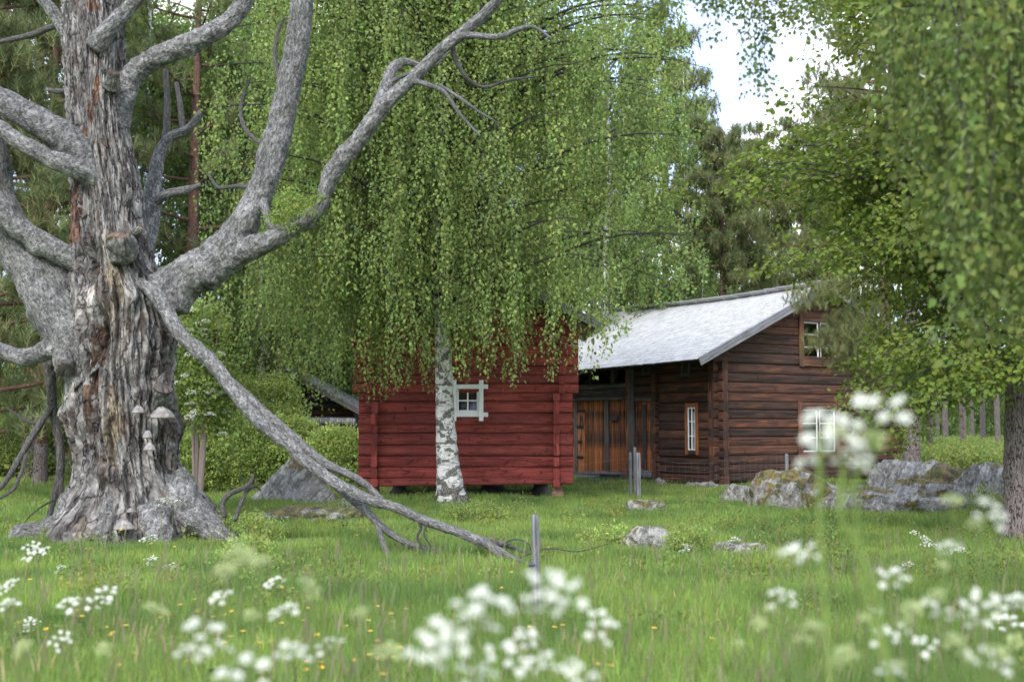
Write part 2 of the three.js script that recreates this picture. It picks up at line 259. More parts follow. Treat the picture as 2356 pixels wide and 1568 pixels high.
// ---------------------------------------------------------------- red log storehouse
{
  const rnd = mulberry(101), D = 26.5, s = PX(D), X = (v) => (v - CX) / s, Y = (v) => at(CX, v, D).y;
  const x0 = X(827), x1 = X(1317), xm = (x0 + x1) / 2, y0 = Y(1119), deep = 5, yEave = Y(750), yRidge = Y(594), over = (X(1378) - X(766)) / 2;
  const house = thing('log_storehouse', 'red painted log storehouse with a small white window, raised on wooden piers', 'storehouse', V3(xm, 0, -D));
  const hw = (x1 - x0) / 2, jut = 0.12, in_ = 0.27;      // corner columns stand in_ from the log ends
  const slope = (yRidge - yEave) / over, wallTop = yRidge - slope * hw;
  const courses = [], hs = []; let y = y0;
  while (y < yRidge - 0.12) {
    const h = 0.207 * (0.76 + 0.48 * rnd()), up = y > 2.12, half = Math.min(hw + (up ? jut : 0), (yRidge - 0.1 - (y + h)) / slope);
    if (half < 0.15) break; courses.push([h, -half, half, y === y0 ? 0.012 : (rnd() - 0.5) * 0.003]); hs.push([y, h, up]); y += h;
  }
  const wx0 = X(1050) - xm, wx1 = X(1103) - xm, wy0 = Y(948), wy1 = Y(895);
  const open = [[wx0, wx1, wy0 - y0, wy1 - y0], [-0.18, 0.22, Y(706) - 0.21 - y0, Y(706) + 0.21 - y0]];
  const fill = (hwid, yb, yt, par, z, mt) => { const s_ = new THREE.Shape([new THREE.Vector2(-hwid, yb), new THREE.Vector2(hwid, yb), new THREE.Vector2(0, yt)]); const m = mesh('gable_backing', new THREE.ExtrudeGeometry(s_, { depth: 0.02, bevelEnabled: false }), mt, par); m.position.z = z; return m; };
  fill(hw - 0.1, wallTop - 0.1, yRidge - 0.04, house, -deep - 0.02, M.dark); fill(0.75, yRidge - 0.75 * slope, yRidge - 0.03, house, -0.03, M.red[1]);
  logWall(house, 'front_wall', V3(0, y0, 0), 0, courses, open, M.red, 0.2, rnd, 0.16);
  logWall(house, 'back_wall', V3(0, y0, -deep), 0, courses, [], M.red, 0.2, rnd, 0.12);
  for (const e of [-1, 1]) {                             // side walls: their log ends show as a column on each side of the front
    const w = new THREE.Group(); w.name = 'side_wall'; house.add(w);
    for (const [yy, h, up] of hs) {
      const px = e * (hw - in_ - 0.065 + (up ? jut : 0)); if (yy + h > wallTop + 0.15) break;
      const hh = h * (0.9 + 0.1 * rnd()), m = mesh('log', logGeo(deep + 0.38 + rnd() * 0.05, hh, 0.125 + 0.02 * rnd(), rnd() * 30, 0.2), M.red[Math.floor(rnd() * 4)], w);
      m.rotation.y = -Math.PI / 2; m.position.set(px + (rnd() - 0.5) * 0.02, yy + h * 0.5 + (rnd() - 0.5) * 0.03, -deep - 0.19);
    }
  }
  mesh('floor', box(hw * 2 - 0.5, 0.1, deep, 0, y0 + 0.12, -deep / 2), M.dark, house);
  for (const [px, pz, r, m] of [[-0.86, 0, 0.1, 0], [0.86, 0.05, 0.1, 0], [0.72, -1.9, 0.16, 1], [-0.7, -1.9, 0.14, 1], [0.2, -2.4, 0.16, 1], [-0.3, -2.6, 0.13, 1], [0.25, -4.8, 0.14, 1]]) {
    const bx = px * hw, g0 = ground(xm + bx, -D + pz - 0.1) - 0.05, k = m ? 1.05 : 1.15;
    mesh('pier', tube([V3(bx, y0 + 0.06, pz - 0.12), V3(bx, lerp(y0, g0, 0.35), pz - 0.12), V3(bx - 0.02, g0, pz - 0.12)], [r * 0.95, r * k, r * 2.0 * (m ? 1.1 : 1)], 8, 14, { lump: 0.12, freq: 3 }), m ? M.weathered : std({ map: W_.grey[0], bumpMap: W_.grey[1], bumpScale: 0.01, color: lin(1.15, 0.62, 0.38) }), house);
  }
  lightLining(house, 0, -deep / 2, hw * 2 - 0.95, deep - 0.5, y0 + 0.2, wallTop - 0.05, [[0, 1]]);
  // roof
  const roof = new THREE.Group(); roof.name = 'roof'; house.add(roof);
  const ang = Math.atan(slope), run = over / Math.cos(ang);
  for (const e of [-1, 1]) {
    const side = (name, g, mt, lift, z) => { const m = mesh(name, g, mt, roof); m.rotation.z = -e * ang; m.position.set(e * over / 2 + e * Math.sin(ang) * lift, (yEave + yRidge) / 2 + Math.cos(ang) * lift, z); return m; };
    for (let k = 0; k < 24; k++) side('roof_board', box(run + (rnd() - 0.5) * 0.03, 0.03, 0.235), M.shingle[k % 4], 0.03 + (k % 2) * 0.012, 0.33 - k * 0.245);
    side('bargeboard', box(run + 0.06, 0.17, 0.035), M.greyDull, -0.03, 0.47);
    side('rafter', box(run, 0.12, 0.1), M.dark, -0.06, 0.2);
  }
  mesh('ridge_board', box(0.22, 0.03, 5.9, 0, yRidge + 0.075, -2.45, 'z'), M.grey, roof);
  // windows
  const win = (cx, cyy, pw, ph, fw) => {
    const w = new THREE.Group(); w.name = 'window'; w.position.set(cx, cyy, 0.1); house.add(w);
    const ow = pw / 2 + fw, oh = ph / 2 + fw;
    for (const e of [-1, 1]) { mesh('casing', box(fw, ph + fw * 4.0, 0.03, e * (pw / 2 + fw / 2 + 0.004), 0, 0.037, 'y'), M.white, w); mesh('casing', box(pw + fw * 4.2, fw, 0.026, 0, e * (ph / 2 + fw / 2 + 0.004), 0.023), M.white, w); }
    const sash = new THREE.Group(); sash.name = 'sash'; sash.position.z = -0.02; w.add(sash);
    for (const e of [-1, 1]) { mesh('stile', box(0.05, ph + 0.03, 0.04, e * (pw / 2 - 0.018), 0, 0, 'y'), M.white, sash); mesh('rail', box(pw - 0.08, 0.05, 0.038, 0, e * (ph / 2 - 0.018), 0), M.white, sash); }
    mesh('glazing_bar', box(0.03, ph - 0.08, 0.03, 0, 0, 0, 'y'), M.white, sash); mesh('glazing_bar', box(pw - 0.08, 0.03, 0.026, 0, 0.0, 0), M.white, sash);
    for (const a of [-1, 1]) for (const b of [-1, 1]) mesh('pane', box((pw - 0.13) / 2, (ph - 0.13) / 2, 0.004, a * (pw - 0.1) / 4, b * (ph - 0.1) / 4, -0.004), M.glass, sash);
  };
  win((wx0 + wx1) / 2, (wy0 + wy1) / 2, wx1 - wx0 - 0.02, wy1 - wy0 - 0.0, 0.092);
  win(0.02, Y(706), 0.4, 0.42, 0.1);
  for (const [vx, vy] of [[884, 915], [1266, 921], [1257, 1033], [858, 945]]) { const m = mesh('peg_hole', new THREE.CylinderGeometry(0.022, 0.022, 0.02, 10), M.dark, house); m.rotation.x = Math.PI / 2; m.position.set(X(vx) - xm, Y(vy), vx < 870 ? 0.195 : 0.099); }
}

// ---------------------------------------------------------------- brown log house
{
  const rnd = mulberry(202), C = onGround(1655, 1119); C.y = 0;
  const fd = V3(-0.577, 0, -0.817).normalize(), gd = V3(-fd.z, 0, fd.x), yaw = Math.atan2(-gd.z, gd.x);
  const house = thing('log_house', 'long dark brown log house with a grey shingle roof and plank doors', 'log house', C); house.rotation.y = yaw;
  // local axes: +x along the gable (right), -z along the facade (left, away), +z toward the viewer's right front
  const inv = new THREE.Matrix4().makeRotationY(yaw).setPosition(C).invert();
  const hit = (vx, vy, axis, val = 0) => { const o = V3(0, EYE, 0).applyMatrix4(inv), d = ray(vx, vy).transformDirection(inv); const k = (val - o[axis]) / d[axis]; return o.addScaledVector(d, k); };
  const onF = (vx, vy) => hit(vx, vy, 'x'), onG = (vx, vy) => hit(vx, vy, 'z');      // facade (x = 0) and gable (z = 0)
  const Wd = 7.5, Ln = 8.2, sill = 0.12, eaveO = 1.1, vergeO = 0.5;
  const ridgeH = 5.4, pitch = (5.4 - 3.22) / (Wd / 2 + eaveO), wallTop = ridgeH - pitch * Wd / 2 - 0.06;
  const courses = (len, gable) => {
    const out = []; let y = 0;
    while (true) {
      const h = 0.245 * (0.85 + 0.3 * rnd()), top = sill + y + h;
      if (top < wallTop + 0.02) out.push([h, -0.27, len + 0.27, (rnd() - 0.5) * 0.004]);
      else if (!gable) break; else { const half = (ridgeH - 0.08 - top) / pitch; if (half < 0.3) break; out.push([h, len / 2 - half, len / 2 + half, 0]); }
      y += h;
    }
    return out;
  };
  const rect = (on, ax, x0, x1, y0, y1) => { const a = on(x0, (y0 + y1) / 2), b = on(x1, (y0 + y1) / 2), c = on((x0 + x1) / 2, y0), d = on((x0 + x1) / 2, y1); const s = [a[ax], b[ax]].sort((p, q) => p - q); return [s[0], s[1], d.y, c.y]; };
  const lowW = rect(onG, 'x', 1838, 1915, 941, 1039), upW = rect(onG, 'x', 1840, 1917, 742, 829), narW = rect(onF, 'z', 1591, 1610, 936, 1036), vent = rect(onF, 'z', 1580, 1592, 833, 858), vent2 = rect(onF, 'z', 1490, 1502, 836, 856);
  const rel_ = ([a, b, c, d]) => [a, b, c - sill, d - sill];
  const gc = courses(Wd, true);
  logWall(house, 'gable_wall', V3(0, sill, 0), 0, gc, [rel_(lowW), rel_(upW)], M.brown, 0.22, rnd, 0.2);
  logWall(house, 'gable_wall', V3(0, sill, -Ln), 0, gc, [], M.brown, 0.22, rnd, 0.2);
  for (const e of [1, -1]) for (const zz of [0, -Ln]) { const sh = new THREE.Shape(e > 0 ? [new THREE.Vector2(Wd / 2 + 0.55, wallTop), new THREE.Vector2(Wd + 0.2, wallTop - 0.1), new THREE.Vector2(Wd / 2, ridgeH - 0.1)] : [new THREE.Vector2(-0.2, wallTop - 0.1), new THREE.Vector2(Wd / 2 - 0.55, wallTop), new THREE.Vector2(Wd / 2, ridgeH - 0.1)]); const m = mesh('gable_backing', new THREE.ExtrudeGeometry(sh, { depth: 0.02, bevelEnabled: false }), M.brown[3], house); m.position.z = zz - 0.04; }
  // facade: logs of the room next to the corner, planks beyond
  const zRoom = onF(1519, 1000).z, zPost = onF(1459, 1000).z, zEnd = -Ln;
  const fc = courses(-zRoom, false).map(([h, a, b, d]) => [h, -0.27, -zRoom + 0.16, d]).slice(0, -1);
  const flip = ([a, b, c, d]) => [-b, -a, c - sill, d - sill];
  const fw = logWall(house, 'facade_wall', V3(0, sill - 0.06, 0), Math.PI / 2, fc, [flip(narW), flip(vent)], [M.brown[1], M.brown[3], M.brown[4], M.brown[0]], 0.21, rnd, 0.3);
  logWall(house, 'back_wall', V3(Wd, sill - 0.06, 0), Math.PI / 2, courses(Ln, false), [], M.brown, 0.21, rnd, 0.4);
  { // cross-wall whose log ends show at the left of the room
    const w = new THREE.Group(); w.name = 'cross_wall'; house.add(w); let y = sill;
    while (y < wallTop - 0.35) { const h = 0.24 * (0.85 + 0.3 * rnd()), m = mesh('log', logGeo(Wd - 0.3, h, 0.19, rnd() * 20, 0.4), M.brown[Math.floor(rnd() * 5)], w); m.position.set(-0.2 - rnd() * 0.03, y + h / 2, zRoom - 0.03); y += h; }
  }
  // upper logs over the narrow door, set between cross-wall and post
  const yHead = onF(1490, 922).y;
  { const w = new THREE.Group(); w.name = 'upper_wall'; house.add(w); let y = yHead; while (y < wallTop - 0.35) { const h = 0.23 * (0.9 + 0.2 * rnd()), m = mesh('log', logGeo(zRoom - zPost, h, 0.18, rnd() * 20, 0.3), M.brown[1 + 2 * Math.floor(rnd() * 2)], w); m.rotation.y = Math.PI / 2; m.position.set(0, y + h / 2, zRoom); y += h; } }
  const upright = (name, z, w, y0, y1, x, mt, par, tilt = 0, t = 0.16) => { const m = mesh(name, box(t, y1 - y0, w, 0, 0, 0, 'y'), mt, par || house); m.position.set(x, (y0 + y1) / 2, z); m.rotation.x = tilt; return m; };
  const length_ = (name, z0, z1, y, h, x, mt, par, t = 0.16) => { const m = mesh(name, logGeo(Math.abs(z1 - z0), h, t, rnd() * 30, 0.3), mt, par || house); m.rotation.y = Math.PI / 2; m.position.set(x, y, Math.max(z0, z1)); return m; };
  upright('post', zPost, 0.26, 0.1, wallTop - 0.22, -0.05, M.weathered);
  upright('post', onF(1449, 1000).z, 0.1, 0.1, wallTop - 0.25, -0.02, M.plank[3]);
  // wide gate and narrow door: vertical planks, each its own piece
  const planks = (name, za, zb, ya, yb) => {
    const grp = new THREE.Group(); grp.name = name; house.add(grp); let z = za; let k = 0;
    while (z > zb + 0.02) { const w = Math.min(z - zb, 0.085 + 0.07 * rnd()); const m = mesh('plank', box(0.035, yb - ya + (rnd() - 0.5) * 0.05, w - 0.008, 0, (ya + yb) / 2, 0, 'y'), [0, 1, 2, 3, 2, 0][Math.floor(rnd() * 6)] < 4 ? M.plank[Math.floor(rnd() * 4)] : M.plank[0], grp); m.position.set(-0.02 - (k % 2) * 0.018, 0, z - w / 2); z -= w; k++; }
    return grp;
  };
  const gz = (vx, vy = 1010) => onF(vx, vy).z, gy = (vy, vx = 1385) => onF(vx, vy).y;
  const gate = planks('gate', gz(1447), gz(1322), gy(1096), gy(918));
  for (const [vx, y0, y1, w, mt] of [[1402, 916, 1090, 0.17, M.weathered], [1331, 916, 1095, 0.15, M.weathered]]) upright('batten', gz(vx), w, gy(y1), gy(y0), -0.085, mt, gate, 0, 0.05);
  for (const [vx, vy, w] of [[1343, 945, 0.36], [1341, 981, 0.3], [1341, 1015, 0.2], [1341, 1051, 0.3]]) { const m = mesh('hinge', box(0.03, 0.07, w, 0, 0, 0, 'z'), M.iron, gate); m.position.set(-0.105, gy(vy, vx), gz(vx)); }
  upright('door_leaf', gz(1343), 0.34, gy(1088), gy(944), -0.07, M.plank[0], gate, 0, 0.03);
  upright('slot', gz(1341), 0.05, gy(985), gy(953), -0.087, M.iron, gate, 0, 0.012);
  const box2 = mesh('latch_box', box(0.08, 0.13, 0.3, 0, 0, 0, 'z'), M.dark, gate); box2.position.set(-0.1, gy(962), gz(1420));
  const door = planks('door', gz(1511), gz(1471), gy(1090), gy(922));
  upright('door_jamb', gz(1509), 0.07, gy(1094), gy(922), -0.09, M.plank[2], door, 0, 0.05); upright('door_jamb', gz(1472), 0.06, gy(1094), gy(922), -0.09, M.plank[3], door, 0, 0.05);
  upright('door_leaf', gz(1488), 0.16, gy(1085), gy(932), -0.08, M.dark, door, 0, 0.03);
  length_('lintel', gz(1512), gz(1470), gy(921), 0.1, -0.08, M.weathered);
  length_('threshold', gz(1512), gz(1466), gy(1090, 1490), 0.2, -0.1, M.greyDull);
  length_('beam', gz(1446), gz(1318), gy(917), 0.09, -0.12, M.weathered); length_('beam', gz(1446), gz(1316), gy(904), 0.26, -0.03, M.dark, null, 0.2); length_('beam', gz(1446), gz(1322), gy(890), 0.18, 0, M.weathered);
  for (const [vx, w, tilt, mt] of [[1412, 0.13, 0.06, M.weathered], [1330, 0.12, 0, M.weathered], [1360, 0.12, 0, M.dark]]) upright('loft_post', gz(vx), w, gy(888, vx), gy(835, vx), 0.02, mt, null, tilt, 0.12);
  { const bw = new THREE.Group(); bw.name = 'loft_back_wall'; house.add(bw); for (let k = 0; k < 9; k++) { const m = mesh('log', logGeo(zPost - zEnd, 0.22, 0.14, k * 3.1, 0.3), M.brown[3], bw); m.rotation.y = Math.PI / 2; m.position.set(1.5, 1.9 + k * 0.21, zPost); } }
  mesh('loft_floor', box(1.6, 0.06, zPost - zEnd, 0.75, gy(897), (zPost + zEnd) / 2), M.dark, house);
  length_('sill_log', gz(1447), zEnd, 0.16, 0.2, -0.02, M.weathered);
  for (const [a, b, y, x] of [[1448, 1400, 0.2, -0.35], [1404, 1362, 0.08, -0.55], [1447, 1408, 0.03, -0.75]]) { const z0 = gz(a), z1 = gz(b), m = mesh('step', box(0.3, 0.05, z0 - z1, 0, 0, 0, 'z'), M.grey, house); m.position.set(x, y + 0.03, (z0 + z1) / 2); const u = mesh('step_block', box(0.2, 0.12, (z0 - z1) * 0.7, 0, 0, 0, 'z'), M.weathered, house); u.position.set(x, y - 0.06, (z0 + z1) / 2); }
  // windows: brown casings, white glazing
  const window_ = (r, onGable, cols, rows, casing, mt) => {
    const w = new THREE.Group(); w.name = 'window'; house.add(w);
    const cx = (r[0] + r[1]) / 2, cyy = (r[2] + r[3]) / 2, pw = r[1] - r[0], ph = r[3] - r[2];
    if (onGable) w.position.set(cx, cyy, 0.11); else { w.position.set(-0.105, cyy, cx); w.rotation.y = -Math.PI / 2; }
    for (const e of [-1, 1]) { mesh('casing', box(casing, ph + casing * 2.3, 0.045, e * (pw / 2 + casing / 2 - 0.01), e * 0.0, 0.03, 'y'), mt, w); mesh('casing', box(pw - 0.02, casing, 0.04, 0, e * (ph / 2 + casing / 2), 0.026), mt, w); }
    const gap = cols > 1 ? 0.08 : 0;
    for (let c = 0; c < cols; c++) {
      const sw = (pw - 0.02 - gap * (cols - 1)) / cols, sx = -pw / 2 + 0.01 + sw / 2 + c * (sw + gap), s_ = new THREE.Group(); s_.name = 'sash'; s_.position.set(sx, 0, onGable ? -0.02 : 0.02); w.add(s_);
      const b = 0.028;
      for (const e of [-1, 1]) { mesh('stile', box(b, ph - 0.02, 0.035, e * (sw / 2 - b / 2), 0, 0, 'y'), M.white, s_); mesh('rail', box(sw - b * 2, b * 1.2, 0.033, 0, e * (ph / 2 - b / 2 - 0.01), 0), M.white, s_); }
      for (let k = 1; k < rows; k++) mesh('glazing_bar', box(sw - b * 2, 0.026, 0.026, 0, -ph / 2 + ph * k / rows, 0), M.white, s_);
      for (let k = 0; k < rows; k++) mesh('pane', box(sw - b * 2, ph / rows - 0.03, 0.004, 0, -ph / 2 + ph * (k + 0.5) / rows, -0.004), M.glass, s_);
    }
    if (gap) mesh('mullion', box(gap + 0.012, ph, 0.04, 0, 0, -0.02, 'y'), mt, w);
    return w;
  };
  window_(lowW, true, 2, 3, 0.17, M.frame); window_(upW, true, 2, 3, 0.17, M.frame);
  const nw = window_(narW, false, 1, 3, 0.1, M.plank[3]); mesh('glazing_bar', box(0.028, narW[3] - narW[2] - 0.08, 0.028, 0, 0, 0.022, 'y'), M.white, nw);
  mesh('curtain', box(narW[1] - narW[0] - 0.05, narW[3] - narW[2] - 0.1, 0.01, 0, 0, -0.07, 'y'), std({ color: lin(0.5, 0.5, 0.47) }), nw);
  for (const [r, z] of [[vent, 1], [vent2, 1]]) { const v = new THREE.Group(); v.name = 'vent_window'; house.add(v); v.position.set(-0.1, (r[2] + r[3]) / 2, (r[0] + r[1]) / 2); v.rotation.y = -Math.PI / 2; const pw = r[1] - r[0], ph = r[3] - r[2]; for (const e of [-1, 1]) { mesh('casing', box(0.08, ph + 0.2, 0.04, e * (pw / 2 + 0.03), 0, 0.03, 'y'), M.weathered, v); mesh('casing', box(pw - 0.02, 0.08, 0.036, 0, e * (ph / 2 + 0.04), 0.03), M.weathered, v); } for (let k = 0; k < 3; k++) mesh('bar', box(0.025, ph, 0.025, (k - 1) * pw / 3.2, 0, 0, 'y'), M.greyDull, v); mesh('pane', box(pw, ph, 0.004, 0, 0, -0.03), M.glass, v); }
  lightLining(house, Wd / 2, -1.9, Wd - 0.6, 3.5, 0.4, 2.75, [[0, 1]]); lightLining(house, Wd / 2, -1.9, 4.2, 3.5, 2.8, 4.1, [[0, 1]]);
  // roof
  const roof = new THREE.Group(); roof.name = 'roof'; house.add(roof);
  const ang = Math.atan(pitch), half = Wd / 2 + eaveO, run = half / Math.cos(ang), z0 = vergeO, z1 = -Ln - 0.4, len = z0 - z1;
  const sag = (z, t) => -0.10 * Math.sin(Math.PI * clamp((z0 - z) / len, 0, 1)) * (0.4 + 0.6 * t) - 0.03 * (z0 - z) / len * 3;   // the old ridge dips
  const deck = new GB(), N = 20;
  for (const e of [-1, 1]) { const ids = []; for (let k = 0; k <= N; k++) { const z = z0 - len * k / N; ids.push([0, 1].map((t) => [0, -0.07].map((dy) => deck.v(Wd / 2 + e * half * (1 - t), lerp(3.22, ridgeH, t) + sag(z, t) + dy, z, 1, 1, 1, z, t * run)))); } for (let k = 0; k < N; k++) { const a = ids[k], b = ids[k + 1]; const q = (A, B, C, D2) => { deck.t(A, B, C); deck.t(A, C, D2); }; q(a[0][0], b[0][0], b[1][0], a[1][0]); q(a[0][1], a[1][1], b[1][1], b[0][1]); q(a[0][0], a[0][1], b[0][1], b[0][0]); } for (const k of [0, N]) { const a = ids[k]; deck.t(a[0][0], a[1][0], a[1][1]); deck.t(a[0][0], a[1][1], a[0][1]); } }
  mesh('roof_deck', deck.build(), M.dark, roof);
  const rowsN = 25, place = []; // shingles on the facade side (e = -1), the side in view
  for (const e of [-1, 1]) for (let r = 0; r < (e < 0 ? rowsN : 8); r++) {
    const step = run / (e < 0 ? rowsN : 8), wMean = e < 0 ? 0.125 : 0.6; let z = z0 + 0.02 - rnd() * 0.05;
    while (z > z1) { const w = wMean * (0.75 + 0.5 * rnd()); place.push([e, r, step, z - w / 2, w, rnd(), rnd()]); z -= w; }
  }
  const gShingle = new THREE.BoxGeometry(1, 1, 1); { const u = gShingle.attributes.uv; for (let i = 0; i < u.count; i++) u.setXY(i, u.getY(i) * 0.3, u.getX(i) * 0.12); }
  const variants = [0, 1, 2, 3, 4, 5].map((k) => { const g = gShingle.clone(), u = g.attributes.uv; for (let i = 0; i < u.count; i++) u.setXY(i, u.getX(i) + k * 0.37, u.getY(i) + k * 0.23); return g; });
  const shM = (p) => { const [e, r, step, z, w, a, b] = p, t = ((r + 0.5) * step + 0.02 * (a - 0.5)) / run, y = lerp(3.22, ridgeH, t) + sag(z, t), L = step * 1.9, m = new THREE.Matrix4(); m.makeRotationZ(-e * (ang - 0.035) ); m.scale(V3(L, 0.016, w * 0.965)); m.setPosition(Wd / 2 + e * (half + 0.04 - (r + 0.5) * step * Math.cos(ang)) , y + 0.03 + b * 0.008, z); return m; };
  const near = place.filter((p) => p[0] < 0).map((p) => { const m = shM(p), q = V3().setFromMatrixPosition(m).applyMatrix4(new THREE.Matrix4().makeRotationY(yaw).setPosition(C)); return [p, q.length()]; }).sort((a, b) => a[1] - b[1]);
  const nearSet = new Set(near.slice(0, 300).map((n) => n[0])), rest = [[], [], [], []];
  for (const p of place) {
    const k = Math.floor(p[5] * 6), mt = Math.floor(p[6] * 4), m4 = shM(p);
    if (nearSet.has(p)) { const s_ = mesh('shingle', variants[k], M.shingle[mt], roof); s_.applyMatrix4(m4); } else rest[mt].push(variants[k].clone().applyMatrix4(m4));
  }
  rest.forEach((l, k) => { if (l.length) mesh('shingle_field', mergeGeometries(l), M.shingle[k], roof).userData.kind = 'stuff'; });
  for (const e of [-1, 1]) for (const [dz, dy, h, w, mt] of [[0.03, -0.06, 0.17, 0.04, M.grey], [0.0, 0.055, 0.03, 0.1, M.grey]]) { const m = mesh('bargeboard', box(run + 0.08, h, w), mt, roof); m.rotation.z = -e * ang; m.position.set(Wd / 2 + e * half / 2, (3.22 + ridgeH) / 2 + dy, z0 + dz); }
  { const g = new GB(), pts = []; for (let k = 0; k <= 24; k++) { const z = z0 + 0.05 - (len + 0.05) * k / 24; pts.push(V3(Wd / 2, ridgeH + 0.09 + sag(z, 1), z)); } tubeInto(g, pts, pts.map(() => 0.065), 8, [1, 1, 1]); mesh('ridge_log', g.build(), M.grey, roof); }
  const plate = mesh('wall_plate', logGeo(Ln + 0.4, 0.2, 0.2, 3, 0.4), M.brown[3], house); plate.rotation.y = Math.PI / 2; plate.position.set(0.02, wallTop - 0.14, 0.28); plate.rotation.z = -0.02;
  for (const [a, b, y0, x] of [[1372, 1328, 846, -1.02], [1472, 1409, 838, -1.0]]) { const p = hit(a, y0, 'x', x), q = hit(b, y0 + (a === 1372 ? 6 : 0), 'x', x), m = mesh('eave_board', box(0.32, 0.035, p.distanceTo(q), 0, 0, 0, 'z'), M.grey, house); m.position.set(x + 0.08, (p.y + q.y) / 2 - 0.02, (p.z + q.z) / 2); m.rotation.z = 0.5; m.rotation.x = a === 1372 ? -0.1 : 0; }
  mesh('floor', box(Wd - 0.5, 0.08, Ln - 0.4, Wd / 2, 0.3, -Ln / 2), M.dark, house);
}

// ---------------------------------------------------------------- dark shed behind the shrubs, and the far red building
{
  const rnd = mulberry(303), D = 39, X = (v) => at(v, 900, D).x, Y = (v) => at(650, v, D).y, xl = X(480), xr = X(826), xm = (xl + xr) / 2;
  const shed = thing('log_shed', 'dark open log shed with pale grey pole beam behind the green shrubs', 'shed', V3(xm, 0, -D));
  const hw = (xr - xl) / 2, yE = Y(945), yR = Y(845), sl = (yR - yE) / (hw + 0.15); let y = 0.1; const cs = [];
  while (true) { const h = 0.22 * (0.9 + 0.2 * rnd()), half = Math.min(hw, (yR - 0.1 - y - h) / sl); if (half < 0.2) break; cs.push([h, -half, half, 0]); y += h; }
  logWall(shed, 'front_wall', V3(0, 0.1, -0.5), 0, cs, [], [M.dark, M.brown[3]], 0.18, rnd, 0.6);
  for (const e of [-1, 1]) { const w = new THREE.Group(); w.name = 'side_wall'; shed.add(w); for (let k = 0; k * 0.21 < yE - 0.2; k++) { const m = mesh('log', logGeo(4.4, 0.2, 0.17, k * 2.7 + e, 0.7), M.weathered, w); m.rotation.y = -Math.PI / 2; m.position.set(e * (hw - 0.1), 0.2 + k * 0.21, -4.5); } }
  mesh('pole_beam', tube([V3(-hw * 0.1, Y(969), 0.05), V3(hw * 0.4, Y(969) + 0.01, 0.05), V3(hw * 0.96, Y(970), 0.05)], [0.11, 0.115, 0.12], 16, 12, { lump: 0.05, freq: 2 }), M.grey, shed);
  mesh('pole', tube([V3(-hw * 0.1, Y(982), 0.02), V3(hw * 0.94, Y(984), 0.02)], [0.045, 0.05], 10, 8), M.greyDull, shed);
  const roof = new THREE.Group(); roof.name = 'roof'; shed.add(roof); const ang = Math.atan(sl), run = (hw + 0.15) / Math.cos(ang);
  for (const e of [-1, 1]) { for (let k = 0; k < 16; k++) { const m = mesh('roof_board', box(run, 0.04, 0.3), M.greyDull, roof); m.rotation.z = -e * ang; m.position.set(e * (hw + 0.15) / 2, (yE + yR) / 2 + (k % 2) * 0.02, 0.15 - k * 0.31); } const b = mesh('bargeboard', box(run, 0.16, 0.05), M.weathered, roof); b.rotation.z = -e * ang; b.position.set(e * (hw + 0.15) / 2, (yE + yR) / 2 - 0.08, 0.34); }
  // red building far left
  const D2 = 58, q = at(462, 930, D2), red = thing('red_barn', 'low red boarded barn with dark roof far behind the flowering shrub', 'barn', V3(q.x, 0, -D2)); const half = 70 / PX(D2) * 1.4, h = at(462, 903, D2).y;
  const wall = new THREE.Group(); wall.name = 'front_wall'; red.add(wall); for (let x = -half; x < half; x += 0.2) mesh('board', box(0.192, h, 0.03, x + 0.1, h / 2, 0, 'y'), M.red[Math.floor(rnd() * 4)], wall);
  mesh('body', box(half * 2 - 0.1, h, 4, 0, h / 2, -2.1), M.red[1], red);
  const rf = mesh('roof', box(half * 2 + 0.5, 0.12, 5, 0, h + 0.3, -2), std({ color: lin(0.04, 0.045, 0.05), roughness: 0.8 }), red); rf.rotation.x = 0.12;
}
